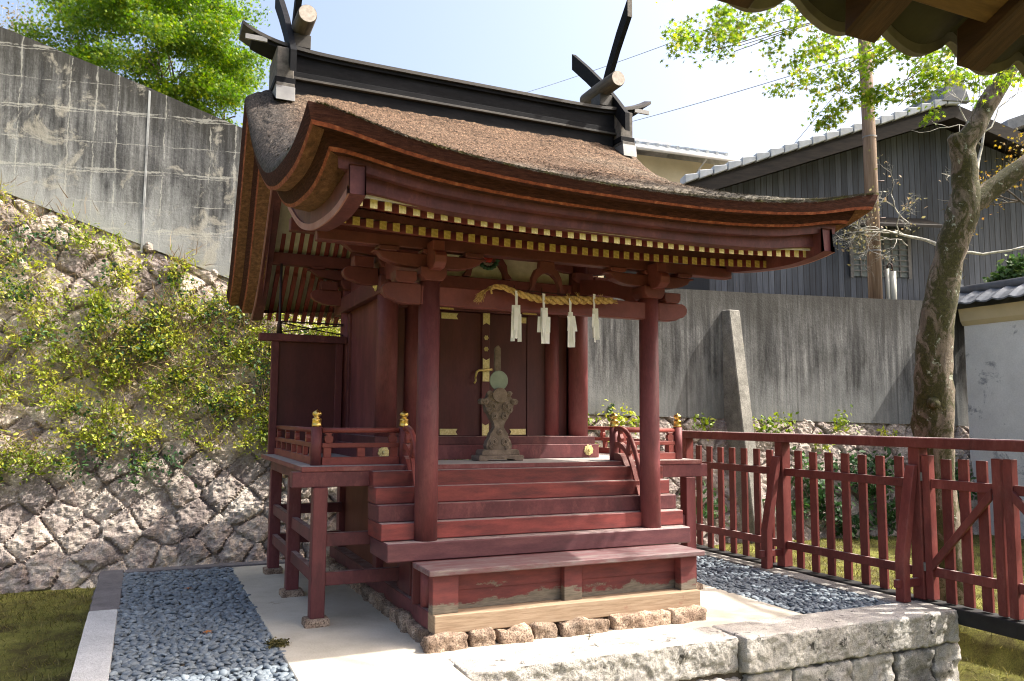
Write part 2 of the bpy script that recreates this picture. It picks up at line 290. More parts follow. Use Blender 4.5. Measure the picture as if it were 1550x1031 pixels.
def boards(name, lo, hi, pitch=.115):
    m, nt, b = new_mat(name); v = coords(nt)
    sep = nt.nodes.new("ShaderNodeSeparateXYZ"); nt.links.new(v, sep.inputs[0])
    k = math_(nt, 'DIVIDE', sep.outputs[0], pitch); fl = math_(nt, 'FLOOR', k)
    wn = nt.nodes.new("ShaderNodeTexWhiteNoise"); wn.noise_dimensions = '1D'; nt.links.new(fl, wn.inputs['W'])
    c = ramp(nt, noise(nt, coords(nt, (14, 14, .8)), 2, 7, .75), [(.3, lo), (.7, hi)])
    c = mixc(nt, 1.0, c, ramp(nt, wn.outputs[0], [(0, (.6, .6, .6)), (1, (1.4, 1.4, 1.38))]), 'MULTIPLY')
    br = ramp(nt, noise(nt, coords(nt, (16, 16, 1.3)), 1.6, 8, .8), [(.60, (0, 0, 0)), (.68, (1, 1, 1))])
    c = mixc(nt, math_(nt, 'MULTIPLY', br, .6), c, (.17, .12, .09))
    d = math_(nt, 'LESS_THAN', math_(nt, 'ABSOLUTE', math_(nt, 'SUBTRACT', math_(nt, 'FRACT', k), .5)), .44)
    c = mixc(nt, d, (.012, .012, .014), c)
    nt.links.new(c, b.inputs['Base Color']); b.inputs['Roughness'].default_value = .75
    bump(nt, b, math_(nt, 'ADD', d, math_(nt, 'MULTIPLY', noise(nt, coords(nt, (14, 14, .8)), 6), .3)), .8, .02); return m
MAT['charboard'] = boards('charred_cedar_boards', (.034, .039, .050), (.085, .096, .118))
MAT['dark_wood'] = pm('dark_old_wood', [(.3, (.010, .008, .007)), (.7, (.032, .025, .019))], 4, (1, 1, 6), .75, bstr=.3)
MAT['lath'] = pm('grey_lattice_wood', [(.3, (.09, .085, .08)), (.7, (.17, .16, .15))], 8, rough=.8)
MAT['glass'] = pm('dim_window_paper', [(.3, (.09, .105, .10)), (.7, (.15, .17, .16))], 3, rough=.3)
MAT['beige'] = pm('beige_render', [(.3, (.50, .42, .26)), (.7, (.60, .51, .33))], 2, rough=.85, bstr=.1)
MAT['pink'] = pm('pink_render', [(.3, (.52, .39, .33)), (.7, (.60, .46, .40))], 2, rough=.85, bstr=.1)
MAT['gutter'] = pm('pale_gutter', [(.3, (.5, .5, .48)), (.7, (.62, .62, .6))], 4, rough=.4)
MAT['white_sheet'] = pm('white_shed_roof', [(.3, (.66, .66, .64)), (.7, (.78, .78, .77))], 3, (1, 4, 4), .5, bstr=.1)
MAT['pole'] = pm('brown_utility_pole', [(.25, (.10, .065, .045)), (.5, (.22, .155, .11)), (.75, (.34, .26, .195))], 3, (9, 9, .45), .85, bstr=.6, bscale=9, bdist=.02)
MAT['conduit'] = pm('grey_conduit', [(.3, (.30, .30, .26)), (.7, (.40, .40, .35))], 5, rough=.5)
MAT['wire'] = pm('bluish_wire', [(.3, (.16, .18, .24)), (.7, (.22, .25, .32))], 5, rough=.5)
MAT['rafter_wood'] = pm('brown_rafter_wood', [(.25, (.024, .010, .007)), (.5, (.050, .021, .012)), (.75, (.088, .040, .023))], 4, (22, 1.2, 5), .6, bstr=.3, bscale=20)
MAT['batten_wood'] = pm('tan_batten', [(.3, (.085, .042, .020)), (.7, (.17, .09, .042))], 4, (1.5, 14, 14), .65, bstr=.2)
MAT['dark_board'] = pm('dark_eave_board', [(.3, (.035, .014, .009)), (.7, (.085, .035, .020))], 4, (1.2, 8, 8), .7, bstr=.2)
MAT['pebble'] = pm('blue_grey_pebble', [(.3, (.105, .128, .152)), (.6, (.17, .20, .23)), (.8, (.25, .275, .30))], 14, rough=.6, bstr=.15, bscale=120, bdist=.002,
                   rnd=[(0, (.78, .79, .81)), (.5, (1, 1, 1)), (.88, (1.18, 1.18, 1.17)), (1, (1.5, 1.47, 1.42))])
MAT['gravel_bed'] = pm('gravel_bed', [(.3, (.05, .055, .06)), (.7, (.10, .105, .11))], 60, rough=.9, bstr=.8)
def lawn_mat():
    m, nt, b = new_mat('mossy_lawn'); v = coords(nt)
    g = ramp(nt, noise(nt, v, 2.4, 8, .7), [(.32, (.055, .042, .022)), (.44, (.10, .092, .030)), (.56, (.165, .165, .042)), (.72, (.26, .24, .08))])
    c = mixc(nt, 1.0, g, ramp(nt, noise(nt, v, 90, 4, .8), [(.3, (.5, .5, .5)), (.68, (1.5, 1.5, 1.4))]), 'MULTIPLY')
    nt.links.new(c, b.inputs['Base Color']); b.inputs['Roughness'].default_value = .95; b.inputs['Specular IOR Level'].default_value = .15
    bump(nt, b, noise(nt, v, 110, 6, .8), .9, .02); return m
MAT['lawn'] = lawn_mat()
MAT['earth'] = pm('brown_earth', [(.3, (.07, .055, .038)), (.7, (.17, .14, .10))], 5, rough=.95, bstr=.8, bscale=40, bdist=.02)
def leaf_mat(name, stops, trans=.45):
    m, nt, b = new_mat(name)
    c = ramp(nt, attr(nt, 'rnd').outputs['Fac'], stops)
    nt.links.new(c, b.inputs['Base Color']); b.inputs['Roughness'].default_value = .5; b.inputs['Specular IOR Level'].default_value = .3
    tr = nt.nodes.new("ShaderNodeBsdfTranslucent"); mx = nt.nodes.new("ShaderNodeMixShader"); mx.inputs[0].default_value = trans
    hs = nt.nodes.new("ShaderNodeHueSaturation"); hs.inputs['Value'].default_value = 1.5; hs.inputs['Saturation'].default_value = 1.1
    nt.links.new(c, hs.inputs['Color']); nt.links.new(hs.outputs[0], tr.inputs['Color'])
    out = nt.nodes["Material Output"]
    nt.links.new(b.outputs[0], mx.inputs[1]); nt.links.new(tr.outputs[0], mx.inputs[2]); nt.links.new(mx.outputs[0], out.inputs[0])
    return m
MAT['leaf_tree'] = leaf_mat('bright_green_leaves', [(0, (.045, .11, .012)), (.5, (.11, .20, .016)), (.85, (.22, .28, .020)), (1, (.32, .34, .03))])
MAT['leaf_maple'] = leaf_mat('maple_leaves', [(0, (.06, .115, .02)), (.5, (.13, .20, .026)), (.8, (.25, .30, .035)), (1, (.36, .30, .09))], .75)
MAT['leaf_vine'] = leaf_mat('creeper_leaves', [(0, (.08, .135, .022)), (.4, (.21, .27, .030)), (.75, (.37, .40, .045)), (1, (.48, .43, .11))], .35)
MAT['leaf_dark'] = leaf_mat('glossy_green_leaves', [(0, (.022, .06, .020)), (.6, (.045, .10, .03)), (1, (.08, .15, .045))], .25)
MAT['leaf_sparse'] = leaf_mat('pale_sparse_leaves', [(0, (.12, .11, .05)), (.6, (.20, .19, .10)), (1, (.30, .22, .14))], .4)
MAT['leaf_yellow'] = leaf_mat('yellowing_leaves', [(0, (.14, .12, .02)), (.6, (.30, .21, .04)), (1, (.38, .20, .06))], .45)
MAT['leaf_bush'] = leaf_mat('bush_leaves', [(0, (.03, .07, .02)), (.6, (.06, .12, .03)), (1, (.12, .17, .05))], .3)
MAT['dry'] = leaf_mat('dry_stalks', [(0, (.14, .085, .05)), (.6, (.24, .17, .10)), (1, (.36, .29, .18))], .2)
MAT['blade'] = leaf_mat('grass_blades', [(0, (.07, .06, .022)), (.5, (.14, .14, .035)), (1, (.26, .22, .08))], .3)
def bark_mat():
    m, nt, b = new_mat('mossy_maple_bark'); v = coords(nt)
    bark = ramp(nt, noise(nt, coords(nt, (4, 4, 1)), 4, 8, .7), [(.3, (.07, .055, .04)), (.5, (.165, .13, .095)), (.75, (.30, .25, .195))])
    moss = ramp(nt, noise(nt, v, 45, 5, .8), [(.3, (.016, .016, .004)), (.7, (.075, .070, .014))])
    c = mixc(nt, ramp(nt, noise(nt, coords(nt, (1, 1, .55)), 6.5, 8, .75, .8), [(.44, (0, 0, 0)), (.52, (1, 1, 1))]), bark, moss)
    li = ramp(nt, noise(nt, v, 13, 7, .7), [(.62, (0, 0, 0)), (.65, (1, 1, 1))])
    c = mixc(nt, li, c, (.33, .36, .28))
    nt.links.new(c, b.inputs['Base Color']); b.inputs['Roughness'].default_value = .9
    bump(nt, b, noise(nt, v, 24, 8, .75), .9, .02); return m
MAT['bark'] = bark_mat()
MAT['bark_far'] = pm('dark_bark', [(.3, (.05, .04, .03)), (.7, (.13, .11, .085))], 4, (3, 3, 1), .9, bstr=.4)
MAT['lichen_bark'] = pm('lichened_pale_bark', [(.3, (.20, .19, .165)), (.55, (.40, .39, .34)), (.75, (.58, .58, .52))], 16, rough=.9, bstr=.6, bscale=40)
MAT['fallen'] = leaf_mat('fallen_leaf', [(0, (.30, .08, .02)), (1, (.45, .16, .04))], .2)
MAT['moss_tuft'] = leaf_mat('moss_tuft', [(0, (.05, .045, .010)), (1, (.12, .10, .03))], .1)

# ------------------------------------------------------------------ object helpers
def tag(o, label=None, cat=None, group=None, kind=None):
    if label: o['label'] = label
    if cat: o['category'] = cat
    if group: o['group'] = group
    if kind: o['kind'] = kind
    return o
def empty(name, loc, label, cat, group=None):
    o = bpy.data.objects.new(name, None); COL.objects.link(o); o.location = loc; o.empty_display_size = .2
    return tag(o, label, cat, group)
def link(name, me, mats, parent=None, loc=None):
    o = bpy.data.objects.new(name, me); COL.objects.link(o)
    for m in (mats if isinstance(mats, (list, tuple)) else [mats]):
        me.materials.append(MAT[m])
    if parent is not None:
        o.parent = parent
        o.matrix_parent_inverse = Matrix.Translation(-world_loc(parent))
    if loc is not None: o.location = loc
    return o
def world_loc(o):
    v = Vector((0, 0, 0))
    while o is not None:
        v = v + o.location + (o.matrix_parent_inverse.translation if o.parent is not None else Vector((0, 0, 0))); o = o.parent
    return v
class MB:
    """collects solids; build() links them as one mesh (world coordinates)"""
    def __init__(s): s.v = []; s.f = []; s.mi = []; s.sm = []
    def add(s, V, F, mi=0, smooth=False):
        b = len(s.v); s.v += [tuple(map(float, p)) for p in V]; s.f += [tuple(i+b for i in f) for f in F]; s.mi += [mi]*len(F); s.sm += [smooth]*len(F); return s
    def box(s, x0, x1, y0, y1, z0, z1, mi=0):
        V = [(x0, y0, z0), (x1, y0, z0), (x1, y1, z0), (x0, y1, z0), (x0, y0, z1), (x1, y0, z1), (x1, y1, z1), (x0, y1, z1)]
        return s.add(V, [(3, 2, 1, 0), (4, 5, 6, 7), (0, 1, 5, 4), (1, 2, 6, 5), (2, 3, 7, 6), (3, 0, 4, 7)], mi)
    def bar(s, p0, p1, w, h, up=(0, 0, 1), mi=0):
        p0, p1 = Vector(p0), Vector(p1); d = (p1-p0).normalized(); u = Vector(up); sd = d.cross(u).normalized(); u = sd.cross(d)
        V = []
        for p in (p0, p1):
            for a, b in ((-1, -1), (1, -1), (1, 1), (-1, 1)): V.append(p + sd*(a*w/2) + u*(b*h/2))
        return s.add(V, [(3, 2, 1, 0), (4, 5, 6, 7), (0, 1, 5, 4), (1, 2, 6, 5), (2, 3, 7, 6), (3, 0, 4, 7)], mi)
    def tube(s, pts, rad, n=10, mi=0, cap=True, smooth=True, amp=0, seed=0):
        pts = [Vector(p) for p in pts]; k = len(pts)
        rad = rad if isinstance(rad, (list, tuple)) else [rad]*k
        V = []; ref = None
        for i, p in enumerate(pts):
            d = (pts[min(i+1, k-1)]-pts[max(i-1, 0)]).normalized()
            if ref is None: ref = Vector((0, 0, 1)) if abs(d.z) < .8 else Vector((1, 0, 0))
            a = d.cross(ref)
            if a.length < 1e-4: a = d.cross(Vector((0, 1, 0)))
            a.normalize(); b = d.cross(a); ref = -b if False else a.cross(d)
            for j in range(n):
                t = 2*math.pi*j/n; V.append(p + (a*math.cos(t)+b*math.sin(t))*rad[i])
        F = [(i*n+j, i*n+(j+1) % n, (i+1)*n+(j+1) % n, (i+1)*n+j) for i in range(k-1) for j in range(n)]
        if amp:
            A = np.array([tuple(v) for v in V]); C0 = np.repeat(np.array([tuple(p) for p in pts]), n, 0)
            A = A + (A-C0)*(fbm(A*9+seed, 4)[:, None]*amp); V = A
        s.add(V, F, mi, smooth)
        if cap:
            b = len(s.v)-n*k
            s.f += [tuple(range(b+n-1, b-1, -1)), tuple(range(b+(k-1)*n, b+k*n))]; s.mi += [mi, mi]; s.sm += [False, False]
        return s
    def lathe(s, c, prof, n=16, mi=0):
        V = []; F = []
        for r, z in prof:
            for j in range(n): t = 2*math.pi*j/n; V.append((c[0]+r*math.cos(t), c[1]+r*math.sin(t), c[2]+z))
        k = len(prof)
        F = [(i*n+j, i*n+(j+1) % n, (i+1)*n+(j+1) % n, (i+1)*n+j) for i in range(k-1) for j in range(n)]
        s.add(V, F, mi, True); b = len(s.v)-n*k
        s.f += [tuple(range(b+n-1, b-1, -1)), tuple(range(b+(k-1)*n, b+k*n))]; s.mi += [mi]*2; s.sm += [False]*2
        return s
    def prism(s, poly, axis, a, b, mi=0):
        """poly: 2D outline in the two other axes; extruded along axis from a to b"""
        def P(q, t): return {'x': (t, q[0], q[1]), 'y': (q[0], t, q[1]), 'z': (q[0], q[1], t)}[axis]
        n = len(poly); V = [P(q, a) for q in poly]+[P(q, b) for q in poly]
        F = [tuple(range(n-1, -1, -1)), tuple(range(n, 2*n))]+[(i, (i+1) % n, n+(i+1) % n, n+i) for i in range(n)]
        return s.add(V, F, mi)
    def mesh(s, name, bevel=0, recalc=True):
        me = bpy.data.meshes.new(name); me.from_pydata(s.v, [], s.f); me.update()
        me.polygons.foreach_set('material_index', s.mi); me.polygons.foreach_set('use_smooth', s.sm)
        bm = bmesh.new(); bm.from_mesh(me)
        if recalc: bmesh.ops.recalc_face_normals(bm, faces=bm.faces)
        if bevel:
            ed = [e for e in bm.edges if len(e.link_faces) == 2 and e.calc_face_angle(0) > .6]
            bmesh.ops.bevel(bm, geom=ed, offset=bevel, segments=1, affect='EDGES', profile=.5, clamp_overlap=True)
        bm.to_mesh(me); bm.free(); return me
    def build(s, name, mats, parent=None, bevel=0, recalc=True):
        return link(name, s.mesh(name, bevel, recalc), mats, parent)
def box(name, m, parent, x0, x1, y0, y1, z0, z1, bevel=.004): return MB().box(x0, x1, y0, y1, z0, z1).build(name, m, parent, bevel)
def np_mesh(name, V, F, smooth=False, rnd=None, attrs=None):
    """V (n,3), F (m,k) index array"""
    V = np.asarray(V, np.float32); F = np.asarray(F, np.int32); m, k = F.shape
    me = bpy.data.meshes.new(name); me.vertices.add(len(V)); me.vertices.foreach_set('co', V.ravel())
    me.loops.add(m*k); me.loops.foreach_set('vertex_index', F.ravel()); me.polygons.add(m)
    me.polygons.foreach_set('loop_start', np.arange(0, m*k, k, dtype=np.int32))
    me.polygons.foreach_set('use_smooth', np.full(m, smooth))
    me.update(calc_edges=True)
    if rnd is not None:
        a = me.attributes.new('rnd', 'FLOAT', 'FACE'); a.data.foreach_set('value', np.asarray(rnd, np.float32))
    for nm, arr in (attrs or {}).items():
        a = me.attributes.new(nm, 'FLOAT', 'POINT'); a.data.foreach_set('value', np.asarray(arr, np.float32).ravel())
    return me
def grid_faces(nu, nv):
    i = np.arange(nu-1)[:, None]*nv+np.arange(nv-1)[None, :]
    return np.stack([i, i+nv, i+nv+1, i+1], -1).reshape(-1, 4)
def rand_frames(n, nbias=None, amount=0.0):
    """random orthonormal frames (n,3,3); rows: tangent, bitangent, normal"""
    nv = RNG.normal(size=(n, 3))
    if nbias is not None: nv = nv/np.linalg.norm(nv, axis=1, keepdims=True)*(1-amount)+np.asarray(nbias, float)*amount
    nv /= np.linalg.norm(nv, axis=1, keepdims=True); t = RNG.normal(size=(n, 3)); t -= (t*nv).sum(1, keepdims=True)*nv
    t /= np.linalg.norm(t, axis=1, keepdims=True); return np.stack([t, np.cross(nv, t), nv], 1)
LEAF = {'oval': np.array([(-.5, 0, 0), (-.15, -.28, .06), (.3, -.2, .05), (.55, 0, -.04), (.3, .2, .05), (-.15, .28, .06)]),
        'star': np.array([(-.45, 0, 0), (-.12, -.13, .02), (-.18, -.45, -.05), (.05, -.17, .02), (.38, -.36, -.06), (.19, -.07, .02), (.6, 0, -.07), (.19, .07, .02), (.38, .36, -.06), (.05, .17, .02), (-.18, .45, -.05), (-.12, .13, .02)]),
        'blade': np.array([(0, -.06, 0), (.5, -.04, .06), (1, 0, .0), (.5, .04, .06), (0, .06, 0)]),
        'quad': np.array([(-.5, -.35, 0), (.5, -.35, 0), (.5, .35, 0), (-.5, .35, 0)])}
def leaf_arrays(C, size, shape='oval', frames=None, nbias=None, amount=0):
    C = np.asarray(C, float); n = len(C); T = LEAF[shape]; k = len(T)
    fr = rand_frames(n, nbias, amount) if frames is None else frames
    sz = np.asarray(size, float)*np.ones(n)
    V = C[:, None, :]+np.einsum('kj,njd->nkd', T, fr)*sz[:, None, None]
    return V.reshape(-1, 3), np.arange(n*k).reshape(n, k)
def leaves(name, C, size, m, parent=None, shape='oval', nbias=None, amount=0, rnd=None, frames=None):
    V, F = leaf_arrays(C, size, shape, frames, nbias, amount)
    me = np_mesh(name, V, F, False, RNG.random(len(C)) if rnd is None else rnd)
    return link(name, me, m, parent)
def blob_pts(centers, radii, n_each, flat=.8):
    out = []
    for c, r, n in zip(centers, radii, n_each):
        d = RNG.normal(size=(int(n), 3)); d /= np.linalg.norm(d, axis=1, keepdims=True)
        d *= (RNG.random((int(n), 1))**.45)*r*(1+.18*RNG.normal(size=(int(n), 1))); d[:, 2] *= flat; out.append(d+np.asarray(c))
    return np.concatenate(out)

# ------------------------------------------------------------------ ground
WK = 3.978; WB = .26                                            # retaining wall plane: Y = WK - .1 X + WB Z
def wall_y(x, z): return WK-0.1*np.asarray(x)+WB*np.asarray(z)
def ground_z(x, y):
    x = np.asarray(x, float); y = np.asarray(y, float)
    left = -.36+.03*sstep(0, 4, y); front = -.64
    right = np.where(x > 3.0, -.62+.15*sstep(3.05, 3.45, x)+.24*sstep(3.47, 3.60, x+.05*vnoise(np.stack([x*0, y*1.7, y*0], -1))), left)
    z = np.where(x < 0, left, right)
    mask = sstep(-1.3, -2.6, y)
    z = z*(1-mask)+np.where(x > 3.4, -.55, front)*mask
    z = np.where((x < 3.10) & (y < -.9) & (x > -3.0), -1.08, z)
    z = z+.035*fbm(np.stack([x*.8, y*.8, x*0], -1), 4)+.012*fbm(np.stack([x*5, y*5, x*0], -1), 3)
    return z
def axis_(lo, hi, a, b, fine, coarse):
    return np.unique(np.round(np.concatenate([-np.geomspace(-a+1, -lo+1, coarse)+1, np.arange(a, b, fine), np.geomspace(b+1, hi+1, coarse)-1]), 4))
gx = axis_(-300, 300, -8, 10.5, .075, 26); gy = axis_(-300, 300, -7, 4.8, .075, 26)
GX, GY = np.meshgrid(gx, gy, indexing='ij'); GZ = ground_z(GX, GY)
ground = link('ground', np_mesh('ground', np.stack([GX, GY, GZ], -1).reshape(-1, 3), grid_faces(len(gx), len(gy)), True), 'lawn')
tag(ground, kind='structure')
# grass blades where the lawn shows
def grass(n, x0, x1, y0, y1):
    x = RNG.uniform(x0, x1, n); y = RNG.uniform(y0, y1, n); k = (vnoise(np.stack([x*1.3, y*1.3, x*0], -1)) > -.35+.4*RNG.normal(size=n)) & (y < wall_y(x, -.3)-.02)
    x, y = x[k], y[k]; return np.stack([x, y, ground_z(x, y)], -1)
gp = np.concatenate([grass(30000, -6.5, -3.2, -1.5, 4.4), grass(42000, 3.12, 9.2, -3.5, 3.6)])
fr = rand_frames(len(gp)); up = np.tile(np.array([0, 0, 1.]), (len(gp), 1))+.75*RNG.normal(size=(len(gp), 3)); up[:, 2] = np.abs(up[:, 2])+.15
up /= np.linalg.norm(up, axis=1, keepdims=True); b_ = np.cross(up, fr[:, 0]); b_ /= np.linalg.norm(b_, axis=1, keepdims=True)
fr = np.stack([up, b_, np.cross(up, b_)], 1)
tag(leaves('lawn_grass', gp, RNG.uniform(.025, .065, len(gp)), 'blade', shape='blade', frames=fr), kind='stuff',
    label='short mossy grass on the lawns beside the shrine platform', cat='grass')

# ------------------------------------------------------------------ rocks
def rough_block(x0, x1, y0, y1, z0, z1, amp=.02, rad=.03, res=.035, seed=0, freq=9, flat_top=False, low=.8, hi_=.28):
    lo = np.array([x0, y0, z0]); hi = np.array([x1, y1, z1]); VV = []; FF = []; b = 0
    for ax in range(3):
        for side in (0, 1):
            u, w = [a for a in range(3) if a != ax]
            nu = max(3, int((hi[u]-lo[u])/res)+2); nw = max(3, int((hi[w]-lo[w])/res)+2)
            A, B = np.meshgrid(np.linspace(lo[u], hi[u], nu), np.linspace(lo[w], hi[w], nw), indexing='ij')
            P = np.empty((nu, nw, 3)); P[..., u] = A; P[..., w] = B; P[..., ax] = hi[ax] if side else lo[ax]
            F = grid_faces(nu, nw)
            if (side == 1) != (ax == 1): F = F
            else: F = F[:, ::-1]
            VV.append(P.reshape(-1, 3)); FF.append(F+b); b += nu*nw
    P = np.concatenate(VV); F = np.concatenate(FF)
    c = np.clip(P, lo+rad, hi-rad); d = P-c; L = np.linalg.norm(d, axis=1, keepdims=True); n = d/np.maximum(L, 1e-6)
    Q = c+n*rad
    h = fbm(Q*freq+seed, 4)[:, None]*amp+fbm(Q*freq*.35+seed+5, 2)[:, None]*amp*low+fbm(Q*freq*4.3+seed+9, 3)[:, None]*amp*hi_
    if flat_top: h = h*np.where(n[:, 2:3] > .5, .12, 1)
    return Q+n*h, F
def rock(name, m, parent, *a, **k):
    V, F = rough_block(*a, **k); return link(name, np_mesh(name, V, F, True), m, parent)

# ------------------------------------------------------------------ stone platform
plat = empty('stone_platform', (0, 1, 0), 'low stone platform of rough granite blocks under the red shrine', 'platform')
MB().box(-3.05, 3.0, -1.0, 3.15, -.75, -.03).build('core_fill', 'earth', plat)
pv = MB().box(-1.985, 1.885, -.82, 3.06, -.03, 0.0).box(-1.985, -1.07, -1.6, -.8205, -.03, 0.0)
pv.build('mortar_paving', 'paving', plat, .006)
MB().box(-1.985, -1.07, -1.6, -.83, -.7, -.031).build('paving_bed', 'earth', plat)
yy = [-1.6, 1.50, 3.08]
rock('kerb_stone', 'granite_white', plat, -3.17, -2.965, -1.6, 1.49, -.5, .015, amp=.006, rad=.012, seed=1, flat_top=True)
rock('kerb_stone', 'granite_dark', plat, -3.165, -2.955, 1.51, 3.28, -.5, .012, amp=.014, rad=.015, seed=2, flat_top=True)
rock('kerb_stone', 'granite_dark', plat, -2.95, -.9, 3.10, 3.27, -.5, .012, amp=.01, rad=.015, seed=3, flat_top=True)
rock('kerb_stone', 'granite_dark', plat, -.89, 1.2, 3.10, 3.27, -.5, .012, amp=.01, rad=.015, seed=4, flat_top=True)
rock('kerb_stone', 'granite_dark', plat, 1.21, 3.07, 3.10, 3.27, -.5, .012, amp=.01, rad=.015, seed=5, flat_top=True)
rock('kerb_stone', 'granite', plat, 2.89, 3.07, .95, 3.09, -.5, .012, amp=.014, rad=.02, seed=6, flat_top=True)
rock('kerb_stone', 'granite', plat, 2.86, 3.075, -.74, .94, -.5, .014, amp=.02, rad=.03, seed=7, flat_top=True)
rock('capstone', 'granite', plat, -1.06, .955, -1.035, -.70, -.225, .008, amp=.010, rad=.020, seed=8, flat_top=True, res=.012, freq=18, low=.3, hi_=.55)
rock('capstone', 'granite', plat, .975, 3.10, -1.09, -.70, -.235, .012, amp=.010, rad=.022, seed=9, flat_top=True, res=.012, freq=18, low=.3, hi_=.55)
rock('capstone', 'granite', plat, -3.1, -1.075, -1.9, -1.605, -.225, .006, amp=.022, rad=.035, seed=10, flat_top=True)
xs = [-1.06, -.62, -.05, .42, .98, 1.40, 1.97, 2.42, 2.82, 3.12]
for r_, (zt, zb) in enumerate(((-.245, -.60), (-.61, -1.0))):
    for k in range(len(xs)-1):
        o_ = (.0 if r_ == 0 else .2)
        rock('wall_stone', 'granite', plat, xs[k]+.008-(o_ if k else 0), xs[k+1]-.008-(o_ if k < len(xs)-2 else 0), -1.06-.01*(k % 3), -.75, zb, zt-.012*(k % 2), amp=.018, rad=.03, seed=20+k+9*r_, res=.018, freq=14, low=.5, hi_=.5)
for k in range(4): rock('wall_stone', 'granite', plat, 2.85, 3.11, -.74+.95*k, .2+.95*k, -.95, -.03, amp=.02, rad=.04, seed=50+k, res=.05)

# ------------------------------------------------------------------ gravel beds: every pebble a real stone
def ico():
    bm = bmesh.new(); bmesh.ops.create_icosphere(bm, subdivisions=2, radius=1); V = np.array([tuple(v.co) for v in bm.verts]); F = np.array([[v.index for v in f.verts] for f in bm.faces]); bm.free(); return V, F
def ico1():
    bm = bmesh.new(); bmesh.ops.create_icosphere(bm, subdivisions=1, radius=1); V = np.array([tuple(v.co) for v in bm.verts]); F = np.array([[v.index for v in f.verts] for f in bm.faces]); bm.free(); return V, F
def pebbles(name, x0, x1, y0, y1, size, label, inside=None):
    step = size*1.12; xs_, ys_ = np.meshgrid(np.arange(x0, x1, step), np.arange(y0, y1, step*.86), indexing='ij')
    P = []
    for lay, zz in ((0, -.030), (1, -.014)):
        q = np.stack([xs_.ravel(), ys_.ravel(), np.full(xs_.size, zz)], -1); q[:, :2] += RNG.normal(size=(len(q), 2))*step*.33
        if lay: q = q[RNG.random(len(q)) < .72]
        q[:, 2] += RNG.uniform(-.006, .012, len(q)); P.append(q)
    P = np.concatenate(P); k = (P[:, 0] > x0) & (P[:, 0] < x1) & (P[:, 1] > y0) & (P[:, 1] < y1)
    if inside is not None: k &= inside(P)
    P = P[k]; n = len(P); T, F = ico(); fr_ = rand_frames(n, (0, 0, 1), .72)
    a = RNG.uniform(.72, 1.35, n)*size*.62; sc = np.stack([a*RNG.uniform(1.0, 1.5, n), a*RNG.uniform(.75, 1.0, n), a*RNG.uniform(.38, .62, n)], -1)
    V = P[:, None, :]+np.einsum('kj,nj,njd->nkd', T, sc, fr_)
    V = V + (vnoise(V*34)*size*.10)[..., None]*0.6
    FF = (F[None]+np.arange(n)[:, None, None]*len(T)).reshape(-1, 3)
    me = np_mesh(name, V.reshape(-1, 3), FF, True, np.repeat(RNG.random(n)**1.5, len(F)))
    tag(link(name, me, 'pebble'), label, 'gravel', kind='stuff')
MB().box(-2.96, -1.99, -1.6, 3.1, -.12, -.032).box(1.89, 2.90, -.80, 3.1, -.12, -.032).build('gravel_bed', 'gravel_bed', plat)
pebbles('pebble_gravel', -2.965, -1.975, -1.1, 3.10, .036, 'blue grey pebbles filling the bed on the left of the shrine')
pebbles('pebble_gravel', 1.88, 2.90, -.74, 3.10, .037, 'sunlit grey pebbles filling the bed between shrine and red fence')
lf = np.array([(-2.38, .52, .012), (-2.43, 2.1, .012)])
for q, nm in ((0, 'orange fallen leaf lying in the middle of the left gravel bed'), (1, 'dark red fallen leaf at the far end of the left gravel bed')):
    tag(leaves('fallen_leaf', lf[q:q+1], .085, 'fallen', shape='star', nbias=(0, 0, 1), amount=.93, rnd=[1-q*.9]), nm, 'leaf', 'fallen leaves on the gravel')
tg = np.array([-1.985, .02, .01])+RNG.normal(size=(420, 3))*np.array([.030, .035, .010])
tag(leaves('moss_tuft', tg, .022, 'moss_tuft', shape='oval'), 'brown moss tuft at the paving edge beside the left gravel', 'moss')

# ------------------------------------------------------------------ shrine
shrine = empty('wooden_shrine', (0, 1.9, 0), 'dark red wooden shrine with bark roof, steps and gilt fittings on the stone platform', 'shrine')
S = shrine
# foundation stones (things of their own, under the sills)
fst = []
xx = -1.14
wid = [.30, .19, .25, .20, .41, .50, .31]
for k, w in enumerate(wid):
    fst.append((xx, xx+w-.012, -.545+.015*(k % 2), -.40, 0)); xx += w+.010
k = 0; y = -.36
while y < 2.7:
    L = .16+.12*((k*37) % 5)/5
    for sx in (-1, 1):
        xa = sx*1.02; fst.append((min(xa-.07, xa+.10) if sx > 0 else xa-.10, (xa+.10) if sx > 0 else xa+.07, y, y+L-.012, 0))
    y += L; k += 1
for k, (a, b, c, d, _) in enumerate(fst):
    V, F = rough_block(a, b, c, d, -.04, .090+.006*(k % 2) if k < 7 else .080+.010*(k % 3), amp=.015, rad=.022, res=.012, seed=70+k*3, freq=9, low=.9, hi_=.45)
    o = link('foundation_stone', np_mesh('foundation_stone', V, F, True), 'pink_stone')
    tag(o, 'rough tan granite foundation stone wedged under the front sill beam' if k < 7 else 'rough tan granite foundation stone under a side sill beam of the shrine', 'stone', 'foundation stones under the shrine sill')
# sills
MB().box(-1.066, 1.066, -.47, -.33, .085, .208).build('sill_beam', 'bare', S, .006)
for sx in (-1, 1):
    a, b = sorted((sx*.93, sx*1.066)); box('sill_beam', 'red', S, a, b, -.329, 2.80, .085, .206, .006)
